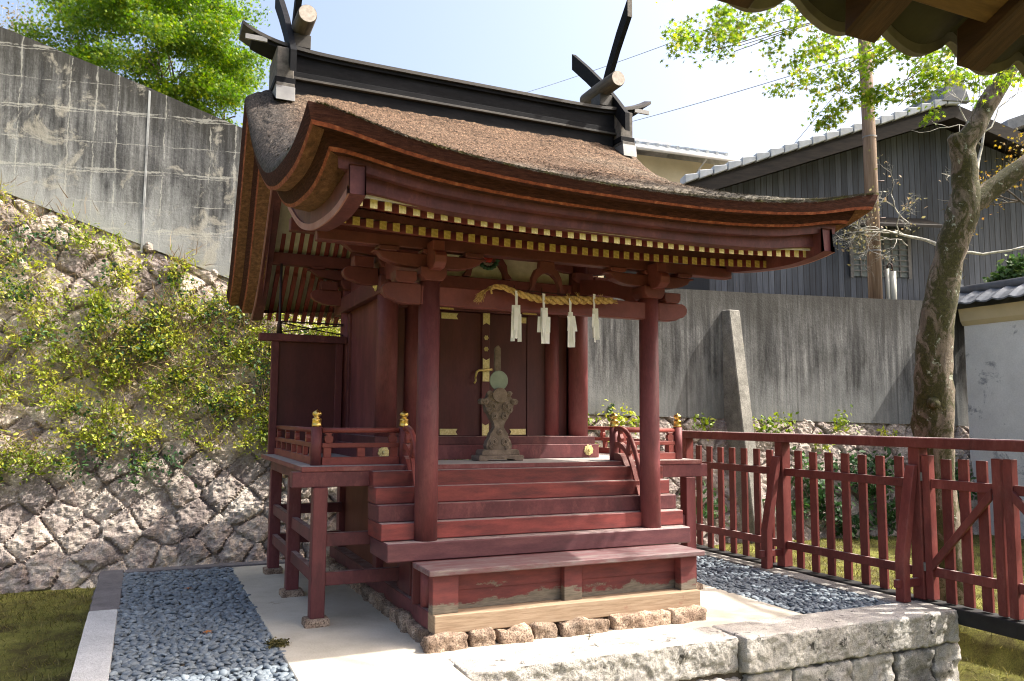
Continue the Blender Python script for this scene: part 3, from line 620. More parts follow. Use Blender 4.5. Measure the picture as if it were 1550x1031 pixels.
# bench (lowest step) on the front sill
MB().box(-1.108, 1.108, -.479, -.12, .462, .500).build('bench_board', 'bench', S, .006)
for x0, x1 in ((-1.067, -.885), (-.07, .075), (.915, 1.06)): box('bench_post', 'worn', S, x0, x1, -.40 if x0 > -.5 and x0 < .5 else -.43, -.345, .208, .4615)
box('bench_panel', 'worn', S, -1.0, 1.0, -.335, -.31, .208, .335, .002); box('bench_panel', 'worn', S, -1.0, 1.0, -.345, -.315, .3355, .4615, .002)
for sx in (-1, 1):
    MB().tube([(sx*1.0, -.16, .206), (sx*1.0, -.16, .4615)], .062, 14).build('bench_post', 'red_v', S)
# steps
box('stair_tread', 'tread_dull', S, -1.28, 1.28, -.07, .40, .495, .622, .008)
st = [(.745, .048), (.865, .14), (.985, .23), (1.098, .32)]
for k, (zt, y0) in enumerate(st):
    hw = 1.293-.002*k
    box('stair_tread', ('tread_bright', 'red', 'tread_bright', 'tread_bright')[k], S, -hw, hw, y0, .42+.02*k, zt-.118, zt, .006)
for sx in (-1, 1):
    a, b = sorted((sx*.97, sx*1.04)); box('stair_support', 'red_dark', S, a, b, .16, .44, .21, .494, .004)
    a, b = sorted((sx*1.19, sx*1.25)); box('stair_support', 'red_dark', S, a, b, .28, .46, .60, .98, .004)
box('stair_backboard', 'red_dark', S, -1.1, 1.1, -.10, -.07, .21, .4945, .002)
# pillars of the porch
PY = .045
for sx in (-1, 1):
    MB().tube([(sx*.965, PY, .60), (sx*.965, PY, 1.2), (sx*.965, PY, 2.50)], [.085, .083, .078], 24).build('porch_pillar', 'red_v', S)
# deck
dk = MB().box(-1.79, 1.79, .43, 1.06, 1.098, 1.135)
for sx in (-1, 1):
    a, b = sorted((sx*1.06, sx*1.79)); dk.box(a, b, 1.0605, 2.64, 1.098, 1.135)
dk.build('deck_boards', 'deck', S, .004)
for sx in (-1, 1):                                       # deck edge beams along the sides
    a, b = sorted((sx*1.62, sx*1.70)); box('deck_beam', 'red', S, a, b, .55, 2.62, .99, 1.097)
box('deck_beam', 'bare' if False else 'red', S, -1.853, 1.853, .435, .545, .985, 1.0975, .005)
for sx in (-1, 1):
    for k, y in enumerate((.46, 1.53, 2.60)):
        lg = box('deck_leg', 'red_v', S, sx*1.65-.052, sx*1.65+.052, y-.05, y+.05, .05, .9845 if k == 0 else .9895, .006)
        pad = rock('leg_pad', 'pink_stone', plat, sx*1.65-.09, sx*1.65+.09, y-.085, y+.085, -.03, .052, amp=.006, rad=.015, seed=90+k+5*sx, res=.02, flat_top=True)
    for zt in (.655, .375):
        for y0, y1 in ((.511, 1.479), (1.581, 2.549)):
            box('deck_tie', 'red', S, sx*1.65-.025, sx*1.65+.025, y0, y1, zt-.095, zt, .004)
        for y in (.46, 2.60):
            a, b = sorted((sx*1.5975, sx*1.0)); box('deck_tie', 'red', S, a, b, y-.027, y+.027, zt-.1, zt-.005, .004)
# body: lower walls, plinth, columns
for sx in (-1, 1):
    a, b = sorted((sx*.93, sx*.96)); box('underfloor_board', 'under_board', S, a, b, .46, 2.66, .206, 1.097, .002)
    for y in (.50, 1.23, 2.67):
        a, b = sorted((sx*.90, sx*1.02)); box('underfloor_post', 'red_v', S, a, b, y-.06, y+.06, .207, 1.0965, .004)
box('underfloor_board', 'red_dark', S, -.93, .93, .455, .475, .206, 1.097, .002)
box('plinth', 'red', S, -1.095, 1.095, 1.085, 2.80, 1.1355, 1.262, .004); box('plinth', 'red', S, -1.07, 1.07, 1.115, 2.78, 1.2625, 1.335, .004)
for sx in (-1, 1):
    for y in (1.23, 2.67):
        MB().tube([(sx*.949, y, 1.335), (sx*.949, y, 3.0)], [.094, .092], 24).build('body_column', 'red_v', S)
    a, b = sorted((sx*.935, sx*.965)); box('side_wall', 'red_v', S, a, b, 1.32, 2.58, 1.335, 3.0, .002)
    a, b = sorted((sx*.93, sx*.99)); box('wall_stud', 'red_v', S, a, b, 2.50, 2.575, 1.336, 2.55, .003)
    a, b = sorted((sx*.985, sx*1.055)); nb = box('side_rail', 'red', S, a, b, 1.10, 2.97, 2.565, 2.72, .005)
    MB().lathe((0, 0, 0), [(.001, -.004), (.05, -.004), (.052, .006), (.03, .012), (.012, .03), (.001, .032)], 18)  # (shape reused below)
    g = MB().lathe((0, 0, 0), [(.001, 0), (.045, 0), (.047, .006), (.028, .012), (.014, .028), (.002, .03)], 18)
    me = g.mesh('gilt_boss'); me.transform(Matrix.Rotation(sx*math.pi/2, 4, 'Y')); me.transform(Matrix.Translation((sx*1.0555, 1.24, 2.64)))
    link('gilt_boss', me, 'gilt_pale', nb)
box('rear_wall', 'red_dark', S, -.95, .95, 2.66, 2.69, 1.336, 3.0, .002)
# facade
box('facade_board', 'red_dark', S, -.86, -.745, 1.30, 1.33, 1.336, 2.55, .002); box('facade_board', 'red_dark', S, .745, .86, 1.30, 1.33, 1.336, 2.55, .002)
for sx in (-1, 1):
    MB().tube([(sx*.70, 1.30, 1.336), (sx*.70, 1.30, 2.55)], .07, 20).build('door_jamb', 'red_v', S)
    a, b = sorted((sx*.44, sx*.64)); box('facade_board', 'red_dark', S, a, b, 1.305, 1.33, 1.336, 2.50, .002)
box('lintel', 'red', S, -.86, .86, 1.26, 1.36, 2.475, 2.585, .005)
def plate(par, x0, x1, z0, z1, y, notch=None, m='gilt_plate'):
    n = .018
    if notch == 'r': poly = [(x0, z0), (x1, z0), (x1-n, (z0+z1)/2), (x1, z1), (x0, z1)]
    elif notch == 'l': poly = [(x0, z0), (x1, z0), (x1, z1), (x0, z1), (x0+n, (z0+z1)/2)]
    elif notch == 'b': poly = [(x0, z0), ((x0+x1)/2, z0+n), (x1, z0), (x1, z1), (x0, z1)]
    elif notch == 't': poly = [(x0, z0), (x1, z0), (x1, z1), ((x0+x1)/2, z1-n), (x0, z1)]
    else: poly = [(x0, z0), (x1, z0), (x1, (z0+z1)/2+.03), ((x0+x1)/2, z1-n), (x0, (z0+z1)/2+.03)]
    MB().prism(poly, 'y', y-.006, y).build('gilt_plate', m, par, .0015)
for sx in (-1, 1):
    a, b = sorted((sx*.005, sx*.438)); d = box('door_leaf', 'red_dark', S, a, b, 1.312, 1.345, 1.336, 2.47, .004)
    if sx < 0: plate(d, -.425, -.262, 2.40, 2.455, 1.3115, 'r', 'gilt_pale'); plate(d, -.425, -.255, 1.345, 1.40, 1.3115, 'r', 'gilt_pale')
    else: plate(d, .27, .43, 2.40, 2.455, 1.3115, 'l', 'gilt_pale'); plate(d, .262, .43, 1.345, 1.40, 1.3115, 'l', 'gilt_pale')
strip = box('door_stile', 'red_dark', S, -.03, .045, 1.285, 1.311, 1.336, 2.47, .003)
plate(strip, -.025, .042, 2.36, 2.47, 1.2845, 'b', 'gilt_pale'); plate(strip, -.025, .042, 1.835, 2.05, 1.2845, 't', 'gilt_pale'); plate(strip, -.025, .042, 1.34, 1.45, 1.2845, 't', 'gilt_pale')
for z in (2.24, 2.135):
    fl = MB()
    for q in range(6):
        t = q*math.pi/3; fl.lathe((0, 0, 0), [(.001, 0)], 3) if False else None
        fl.tube([(.009+.015*math.cos(t), 1.2845, z+.015*math.sin(t)), (.009+.015*math.cos(t), 1.279, z+.015*math.sin(t))], [.009, .006], 8)
    fl.tube([(.009, 1.2845, z), (.009, 1.275, z)], [.008, .004], 8); fl.build('flower_nail', 'gilt_pale', strip)
lk = MB().tube([(-.105, 1.262, 1.865), (-.09, 1.262, 1.92), (-.07, 1.262, 1.935), (.06, 1.262, 1.945)], [.009, .012, .012, .012], 8).tube([(.0, 1.285, 1.94), (.0, 1.255, 1.94)], .016, 8).tube([(-.105, 1.262, 1.865), (-.10, 1.262, 1.835), (-.115, 1.262, 1.815)], .009, 8)
lk.build('door_latch', 'gilt_plate', strip)
for x in (-.40, .44):
    prof = [(x-.075, 2.478), (x+.075, 2.478), (x+.075, 2.49), (x+.055, 2.495), (x+.06, 2.51), (x+.03, 2.53), (x+.012, 2.545), (x, 2.56), (x-.012, 2.545), (x-.03, 2.53), (x-.06, 2.51), (x-.055, 2.495), (x-.075, 2.49)]
    MB().prism(prof, 'y', 1.250, 1.2595).build('gilt_finial', 'gilt_plate', S, .0015)
for x in (-1.0, .98):
    g = MB()
    for q in range(8):
        t = q*math.pi/4+.2; g.tube([(x+.034*math.cos(t), 1.0845, 1.205+.034*math.sin(t)), (x+.034*math.cos(t), 1.0765, 1.205+.034*math.sin(t))], [.019, .014], 10)
    g.tube([(x, 1.0845, 1.205), (x, 1.070, 1.205)], [.036, .03], 18).tube([(x, 1.070, 1.205), (x, 1.052, 1.205)], [.016, .010], 12)
    g.build('gilt_medallion', 'gilt_pale', S)
# beams and brackets over the front column line of the body and over the porch
def keta(y, z0, z1, w=.10, x=1.81):
    return box('eave_beam', 'bracket', S, -x, x, y-w/2, y+w/2, z0, z1, .006)
keta(PY, 2.735, 2.822); keta(1.23, 3.05, 3.16); keta(2.67, 3.02, 3.14)
tb = MB().box(-1.04, 1.04, PY-.045, PY+.045, 2.325, 2.468)
tb.build('tie_beam', 'bracket', S, .006)
def nose_poly(x0, x1, zb, zt, sx):
    L = x1-x0; h = zt-zb
    pts = [(0, 0), (.45, 0), (.62, .06), (.70, .16), (.86, .26), (.97, .45), (1.0, .72), (.93, .92), (.82, 1.0), (0, 1)]
    return [(sx*(x0+L*a), zb+h*b) for a, b in pts]
for sx in (-1, 1):
    MB().prism(nose_poly(1.041, 1.335, 2.325, 2.475, sx), 'y', PY-.04, PY+.04).build('beam_nose', 'bracket', S, .005)
    x = sx*.965
    bl = MB().prism([(x-.07, 2.50), (x+.07, 2.50), (x+.10, 2.545), (x+.10, 2.60), (x-.10, 2.60), (x-.10, 2.545)], 'y', PY-.1, PY+.1)
    bl.build('bearing_block', 'bracket', S, .005)
    MB().prism([(x+s*a, z) for s, a, z in ((-1, .16, 2.601), (1, .16, 2.601), (1, .24, 2.606), (1, .32, 2.625), (1, .375, 2.65), (1, .40, 2.683), (1, .44, 2.69), (1, .44, 2.70), (-1, .44, 2.70), (-1, .44, 2.69), (-1, .40, 2.683), (-1, .375, 2.65), (-1, .32, 2.625), (-1, .24, 2.606))], 'y', PY-.045, PY+.045).build('bracket_arm', 'bracket', S, .005)
    for dx in (-.33, 0, .33):
        xb = x+dx
        MB().prism([(xb-.055, 2.7005), (xb+.055, 2.7005), (xb+.075, 2.715), (xb+.075, 2.7345), (xb-.075, 2.7345), (xb-.075, 2.715)], 'y', PY-.07, PY+.07).build('bearing_block', 'bracket', S, .003)
    xb = sx*1.165
    MB().prism([(xb-.06, 2.4755), (xb+.06, 2.4755), (xb+.08, 2.505), (xb+.08, 2.56), (xb-.08, 2.56), (xb-.08, 2.505)], 'y', PY-.07, PY+.07).build('bearing_block', 'bracket', S, .004)
    xa, xb2 = sorted((sx*1.105, sx*1.235)); 
    # arm towards the viewer, curling up at its end
    MB().prism([(PY-.05, 2.605), (PY-.12, 2.57), (PY-.20, 2.575), (PY-.245, 2.61), (PY-.255, 2.66), (PY-.235, 2.69), (PY-.20, 2.70), (PY-.2, 2.78), (PY-.05, 2.78)], 'x', x-.045, x+.045).build('front_arm', 'bracket', S, .005)
    # second tier over the body columns
    for yb in (1.23, 2.67):
        MB().prism([(x-.07, 2.80), (x+.07, 2.80), (x+.10, 2.845), (x+.10, 2.90), (x-.10, 2.90), (x-.10, 2.845)], 'y', yb-.1, yb+.1).build('bearing_block', 'bracket', S, .005)
        MB().prism([(x+s*a, z) for s, a, z in ((-1, .16, 2.901), (1, .16, 2.901), (1, .32, 2.925), (1, .40, 2.983), (1, .44, 2.99), (1, .44, 3.0), (-1, .44, 3.0), (-1, .44, 2.99), (-1, .40, 2.983), (-1, .32, 2.925))], 'y', yb-.045, yb+.045).build('bracket_arm', 'bracket', S, .005)
        for dx in (-.33, 0, .33):
            xq = x+dx; MB().prism([(xq-.055, 3.0005), (xq+.055, 3.0005), (xq+.075, 3.015), (xq+.075, 3.019 if yb > 2 else 3.049), (xq-.075, 3.019 if yb > 2 else 3.049), (xq-.075, 3.015)], 'y', yb-.07, yb+.07).build('bearing_block', 'bracket', S, .003)
        MB().prism(nose_poly(1.05, 1.36, 2.64, 2.79, sx), 'y', yb-.04, yb+.04).build('beam_nose', 'bracket', S, .005)
        MB().prism([(sx*(1.10), 2.7905), (sx*1.26, 2.7905), (sx*1.27, 2.83), (sx*1.27, 2.88), (sx*1.10, 2.88)], 'y', yb-.065, yb+.065).build('bearing_block', 'bracket', S, .004)
    # rainbow beam joining porch pillar and body column
    pts = [(PY+.09, 2.52), (.4, 2.62), (.75, 2.70), (1.15, 2.76)]
    mb = MB()
    for k in range(3): mb.prism([(pts[k][0], pts[k][1]-.07), (pts[k+1][0], pts[k+1][1]-.07), (pts[k+1][0], pts[k+1][1]+.07), (pts[k][0], pts[k][1]+.07)], 'x', x-.045, x+.045)
    mb.build('link_beam', 'bracket', S)
box('tie_beam', 'bracket', S, -.86, .86, 1.19, 1.27, 2.6, 2.78, .005)
box('gable_panel', 'soffit', S, -.9, .9, 1.255, 1.275, 2.781, 3.049, .002)
def frog(x, y, z0, z1, w, t, mat='bracket'):
    h = z1-z0
    out = [(-1, 0), (-.72, 0), (-.66, .25), (-.5, .48), (-.25, .62), (0, .66), (.25, .62), (.5, .48), (.66, .25), (.72, 0), (1, 0), (.97, .08), (.83, .22), (.78, .5), (.6, .74), (.42, .80), (.38, 1), (-.38, 1), (-.42, .80), (-.6, .74), (-.78, .5), (-.83, .22), (-.97, .08)]
    return MB().prism([(x+a*w, z0+b*h) for a, b in out], 'y', y-t/2, y+t/2).build('frog_leg_strut', mat, S, .003)
frog(0, PY, 2.4685, 2.7345, .165, .055)
fk = frog(-.02, 1.215, 2.785, 3.045, .24, .07)
cv = MB(); cr = MB()
for q in range(9):
    t = math.pi*(1.05+.9*q/8); cv.tube([(-.02+.085*math.cos(t), 1.195, 2.965+.085*math.sin(t)), (-.02+.10*math.cos(t), 1.165, 2.965+.10*math.sin(t))], [.024, .012], 7)
for q in range(6): t = q*math.pi/3; cr.tube([(-.02+.028*math.cos(t), 1.195, 2.975+.028*math.sin(t)), (-.02+.03*math.cos(t), 1.16, 2.975+.03*math.sin(t))], [.026, .014], 8)
cv.build('carved_leaves', 'carve_green', fk); cr.build('carved_flower', 'carve_red', fk)
# deck railing
def giboshi(x, y, z): return MB().lathe((x, y, z), [(.036, 0), (.038, .012), (.036, .016), (.034, .05), (.036, .052), (.036, .058), (.030, .064), (.020, .068), (.020, .074), (.031, .084), (.036, .096), (.033, .108), (.020, .118), (.006, .126), (.001, .131)], 18)
for sx in (-1, 1):
    for x in (sx*1.655, sx*.97):
        p = MB().tube([(x, .61, 1.1355), (x, .61, 1.425)], .041, 18).build('rail_post', 'red_v', S)
        giboshi(x, .61, 1.4255).build('gilt_cap', 'gold', p)
    a, b = sorted((sx*1.013, sx*1.613))
    MB().tube([(a, .61, 1.398), (b, .61, 1.398)], .020, 12).build('hand_rail', 'rail', S)
    box('mid_rail', 'rail', S, a, b, .59, .63, 1.266, 1.302, .003); box('base_rail', 'rail', S, a, b, .585, .635, 1.1357, 1.195, .003)
    for x in (a+.05, b-.05):
        MB().prism([(x-.025, 1.3025), (x+.025, 1.3025), (x+.034, 1.33), (x+.03, 1.352), (x+.016, 1.36), (x+.03, 1.38), (x-.03, 1.38), (x-.016, 1.36), (x-.03, 1.352), (x-.034, 1.33)], 'y', .59, .63).build('rail_strut', 'rail', S, .002)
    for x in (a+.04, (a+b)/2, b-.04): box('rail_strut', 'rail', S, x-.03, x+.03, .592, .628, 1.1952, 1.2658, .003)
    xc = sx*1.655; y0, y1 = .653, 2.555
    MB().tube([(xc, y0, 1.398), (xc, y1, 1.398)], .020, 12).build('hand_rail', 'rail', S)
    box('mid_rail', 'rail', S, xc-.02, xc+.02, y0, y1, 1.266, 1.302, .003); box('base_rail', 'rail', S, xc-.025, xc+.025, y0, y1, 1.1357, 1.195, .003)
    for k in range(7):
        y = y0+.12+(y1-y0-.2)*k/6
        box('rail_strut', 'rail', S, xc-.018, xc+.018, y-.022, y+.022, 1.1952, 1.2658, .003)
    for k in range(4):
        y = y0+.30+(y1-y0-.4)*k/3
        MB().prism([(y-.022, 1.3025), (y+.022, 1.3025), (y+.030, 1.33), (y+.026, 1.352), (y+.014, 1.36), (y+.026, 1.38), (y-.026, 1.38), (y-.014, 1.36), (y-.026, 1.352), (y-.030, 1.33)], 'x', xc-.018, xc+.018).build('rail_strut', 'rail', S, .002)
    # curved stair rails
    xs_ = sx*.97
    def crv(P, n=18):
        P = np.array(P); t = np.linspace(0, 1, len(P)); T = np.linspace(0, 1, n)
        def cat(i, u):
            p = [P[max(0, min(len(P)-1, j))] for j in (i-1, i, i+1, i+2)]
            return .5*((2*p[1])+(-p[0]+p[2])*u+(2*p[0]-5*p[1]+4*p[2]-p[3])*u*u+(-p[0]+3*p[1]-3*p[2]+p[3])*u**3)
        out = []
        for q in T*(len(P)-1):
            i = min(int(q), len(P)-2); out.append(cat(i, q-i))
        return out
    top = crv([(.57, 1.415), (.50, 1.418), (.42, 1.395), (.34, 1.33), (.27, 1.22), (.20, 1.06), (.14, .90)])
    MB().tube([(xs_, p[0], p[1]) for p in top], .021, 12).build('stair_rail', 'rail', S)
    mid = crv([(.57, 1.30), (.49, 1.295), (.40, 1.25), (.32, 1.14), (.25, .99), (.18, .84)])
    lo = crv([(.57, 1.20), (.47, 1.19), (.39, 1.10), (.33, .99), (.27, .87), (.22, .75)])
    m_ = MB()
    for k in range(len(mid)-1): m_.prism([(mid[k][0], mid[k][1]-.05), (mid[k+1][0], mid[k+1][1]-.05), (mid[k+1][0], mid[k+1][1]), (mid[k][0], mid[k][1])], 'x', xs_-.02, xs_+.02)
    m_.build('stair_rail', 'rail', S)
    m_ = MB()
    for k in range(len(lo)-1): m_.prism([(lo[k][0], lo[k][1]-.09), (lo[k+1][0], lo[k+1][1]-.09), (lo[k+1][0], lo[k+1][1]), (lo[k][0], lo[k][1])], 'x', xs_-.028, xs_+.028)
    m_.build('stair_rail', 'rail', S)
    for (y, z0, z1) in ((.505, 1.30, 1.40), (.36, 1.20, 1.335)):
        MB().prism([(y-.024, z0), (y+.024, z0), (y+.032, z0+.03), (y+.014, z1-.03), (y+.026, z1), (y-.026, z1), (y-.014, z1-.03), (y-.032, z0+.03)], 'x', xs_-.018, xs_+.018).build('rail_strut', 'rail', S, .002)
    # side screens at the back of the deck
    a, b = sorted((sx*1.72, sx*1.05))
    box('side_screen', 'red_dark', S, a+.04, b, 2.59, 2.61, 1.136, 2.24, .002)
    for x in (sx*1.70, sx*1.07): box('screen_post', 'red_v', S, x-.035, x+.035, 2.565, 2.635, 1.1355, 2.24, .004)
    a, b = sorted((sx*(1.86 if sx < 0 else 1.78), sx*1.0)); box('screen_cap', 'red', S, a, b, 2.55, 2.65, 2.2405, 2.315, .006)
    rod = MB().tube([(sx*1.665, 2.60, 2.316), (sx*1.665, 2.60, 2.42), (sx*1.665, 2.60, 2.44), (sx*1.665, 2.60, 3.02)], [.026, .022, .013, .013], 10).bar((sx*1.665, 2.60, 2.44), (sx*1.03, 2.60, 2.44), .014, .014).bar((sx*1.665, 2.60, 2.335), (sx*1.03, 2.60, 2.43), .012, .012).bar((sx*1.665, 2.605, 2.43), (sx*1.03, 2.605, 2.33), .012, .012)
    rod.build('iron_brace', 'iron', S)

# ------------------------------------------------------------------ shrine roof
RF_Y = np.array([-1.31, -.875, -.09, .9, 1.66, 1.95]); RF_Z = np.array([2.975, 3.125, 3.45, 3.90, 4.37, 4.60])
RB_Y = np.array([1.95, 2.31, 2.75, 3.2, 3.55]); RB_Z = np.array([4.60, 4.22, 3.70, 3.16, 2.80])
VF_Y = np.array([-1.31, -1.10, -.77, -.24, .25, .66, 1.145, 1.57, 1.95]); VF_Z = np.array([3.20, 3.135, 3.095, 3.13, 3.234, 3.41, 3.70, 4.035, 4.40])
VB_Y = np.array([1.95, 2.31, 2.75, 3.2, 3.55]); VB_Z = np.array([4.40, 3.95, 3.42, 2.98, 2.80])
def pch(X, Y, x):
    h = np.diff(X); d = np.diff(Y)/h; m = np.zeros(len(X)); m[1:-1] = np.where(d[:-1]*d[1:] > 0, 2*d[:-1]*d[1:]/(d[:-1]+d[1:]+1e-9), 0); m[0] = d[0]; m[-1] = d[-1]
    i = np.clip(np.searchsorted(X, x)-1, 0, len(X)-2); t = (x-X[i])/h[i]
    return Y[i]*(2*t**3-3*t**2+1)+h[i]*m[i]*(t**3-2*t**2+t)+Y[i+1]*(-2*t**3+3*t**2)+h[i]*m[i+1]*(t**3-t**2)
def z_main(y): y = np.asarray(y, float); return np.where(y < 1.95, pch(RF_Y, RF_Z, np.minimum(y, 1.95)), pch(RB_Y, RB_Z, np.maximum(y, 1.95)))
def z_verge(y): y = np.asarray(y, float); return np.where(y < 1.95, pch(VF_Y, VF_Z, np.minimum(y, 1.95)), pch(VB_Y, VB_Z, np.maximum(y, 1.95)))
def x_edge(y): return np.interp(y, [-1.31, 1.95, 3.55], [2.126, 2.14, 2.095])
def lift(x): return .225*(np.abs(x)/2.126)**2.4
def z_roof(x, y):
    ew = 1-sstep(-1.31, .6, y); eb = sstep(2.9, 3.55, y)*.0
    zl = z_main(y)+lift(x)*ew
    w = np.clip((np.abs(x)-1.42)/(x_edge(y)-1.42), 0, 1); r = 1-np.sqrt(np.clip(1-w*w, 0, 1)); r = .65*r+.35*w**3
    return zl+(np.minimum(z_verge(y), zl+.3)-zl)*r*np.where(y < -1.2, 1, 1)
roof = None
nu, nv = 360, 300
uu = np.sin(np.linspace(-1, 1, nu)*math.pi/2*.9)/math.sin(math.pi/2*.9)
vy = np.linspace(-1.31, 3.55, nv)
YY = np.tile(vy, (nu, 1)); XX = uu[:, None]*x_edge(vy)[None, :]; ZZ = z_roof(XX, YY)
P3 = np.stack([XX, YY, ZZ], -1)
edge = np.minimum(np.minimum((YY+1.31)*8, (3.55-YY)*8), (x_edge(YY)-np.abs(XX))*10).clip(0, 1)
P3[..., 2] += edge*(.010*fbm(np.stack([XX*22, YY*9, ZZ*4], -1), 4)+.012*fbm(np.stack([XX*2, YY*2, ZZ*0], -1), 2))
grey = (1-sstep(-1.1, .55, YY))*.95+sstep(.6, 1.9, XX)*(.30+.35*(1-sstep(.2, 1.4, YY)))+sstep(1.25, 1.9, -XX)*.45+sstep(2.0, 2.2, YY)*.6
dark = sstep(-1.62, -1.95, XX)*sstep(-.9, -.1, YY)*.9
moss = (1-sstep(-1.27, -1.0, YY))
roof = link('thatch', np_mesh('thatch', P3.reshape(-1, 3), grid_faces(nu, nv), True, None, {'grey': grey-.15, 'dark': dark, 'moss': moss}), 'thatch', S)
# frayed bark fibres lying on the thatch and hanging over the eave
nf = 40000
fx = RNG.uniform(-2.08, 2.08, nf); fy = np.where(RNG.random(nf) < .45, RNG.uniform(-1.29, 1.8, nf), -1.305+np.abs(RNG.normal(size=nf))*.05).clip(-1.30, 1.8)
fz = z_roof(fx, fy); e_ = .01
tv = np.stack([RNG.normal(size=nf)*.25, -np.ones(nf)*e_/e_, -(z_roof(fx, fy+e_)-z_roof(fx, fy-e_))/(2*e_)+RNG.normal(size=nf)*.25], -1); tv /= np.linalg.norm(tv, axis=1, keepdims=True)
nn = np.stack([np.zeros(nf), -(z_roof(fx, fy+e_)-z_roof(fx, fy-e_))/(2*e_), np.ones(nf)], -1)+RNG.normal(size=(nf, 3))*.4; bb = np.cross(nn, tv); bb /= np.linalg.norm(bb, axis=1, keepdims=True)
frm = np.stack([tv, bb, np.cross(tv, bb)], 1)
V, F = leaf_arrays(np.stack([fx, fy, fz+.004], -1), RNG.uniform(.018, .05, nf)*np.where(fy < -1.2, .8, 1), 'blade', frm)
fib = np_mesh('thatch_fibres', V, F, False, RNG.random(nf))
ga = (1-sstep(-1.1, .55, fy))*.95+sstep(.6, 1.9, fx)*(.30+.35*(1-sstep(.2, 1.4, fy)))+sstep(1.25, 1.9, -fx)*.45
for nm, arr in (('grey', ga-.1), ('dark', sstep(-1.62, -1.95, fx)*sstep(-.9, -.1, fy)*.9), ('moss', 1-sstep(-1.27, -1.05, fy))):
    a = fib.attributes.new(nm, 'FLOAT', 'POINT'); a.data.foreach_set('value', np.repeat(np.asarray(arr, np.float32), 5))
tag(link('thatch_fibres', fib, 'thatch', S), kind='stuff')
# layered eave edge all round: rows of (inset, drop, material of the band above this row)
ROWS = [(0, 0, 0), (.012, .030, 0), (.025, .054, 0), (.036, .068, 1), (.115, .062, 2), (.130, .085, 0), (.150, .109, 0), (.162, .123, 1), (.215, .124, 2), (.222, .165, 3), (.285, .168, 3), (.288, .226, 3), (.36, .236, 3)]
BM_ = ['thatch_edge', 'edge_stripe', 'eave_wood', 'red', 'thatch_edge']
def strip(name, Ptop, inset, down, mult, rows, close=None):
    """Ptop (n,3), inset (n,3) unit, down (n,3) unit, mult (n,)"""
    n = len(Ptop); V = []; fm = []
    for (i_, d_, m_) in rows: V.append(Ptop+inset*i_+down*(d_*mult)[:, None])
    V = np.stack(V, 1)
    if name == 'eave_edge':
        nz = fbm(V*np.array([45, 45, 60.]), 3)[..., None]; V[:, 1:9] = V[:, 1:9]+down[:, None, :]*nz[:, 1:9]*.0016
    F = grid_faces(n, len(rows)); mi = np.tile(np.array([(4 if (name == 'eave_edge' and r[2] == 2) else r[2]) for r in rows[1:]]), n-1)
    me = np_mesh(name, V.reshape(-1, 3), F, False); o = link(name, me, BM_, S); me.polygons.foreach_set('material_index', mi.astype(np.int32))
    return o
mult_x = lambda x: 1+.68*(np.abs(x)/2.1)**2
def eave_path(front):
    n = 420; ye = -1.31 if front else 3.55; xe = float(x_edge(ye)); x = np.linspace(-1, 1, n)
    out = []
    return x*xe, np.full(n, ye)
for front in (True, False):
    x, y = eave_path(front); z = z_roof(x, y); n = len(x); P = np.stack([x, y, z], -1)
    # inset: y inward, and x pulled in proportionally so corners mitre
    xe = np.abs(x).max(); ins = np.stack([-x/xe, np.full(n, 1.0 if front else -1.0), np.zeros(n)], -1)
    strip('eave_edge', P, ins, np.tile([0, 0, -1.0], (n, 1)), mult_x(x), ROWS if front else ROWS[:9]+[(.33, .128, 3)])
def verge_path(side):
    t = np.concatenate([np.linspace(-1.31, 1.95, 110), np.linspace(1.95, 3.55, 60)[1:]])
    z = z_roof(side*x_edge(t), t); z = np.convolve(np.pad(z, 3, mode='edge'), np.ones(7)/7, 'valid'); z[0] = z_roof(2.126, -1.31); z[-1] = z_roof(2.095, 3.55)
    return t, z
def verge_frames(side):
    t, z = verge_path(side); d = np.stack([np.gradient(t), np.gradient(z)], -1); d /= np.linalg.norm(d, axis=1, keepdims=True)
    dn = np.stack([d[:, 1], -d[:, 0]], -1)      # pointing down (below the path)
    w = np.clip(np.minimum((t+1.31)/.5, (3.55-t)/.5), 0, 1); w = w*w*(3-2*w)
    dn = dn*w[:, None]+np.array([0, -1.0])*(1-w[:, None]); dn /= np.linalg.norm(dn, axis=1, keepdims=True)
    return t, z, dn
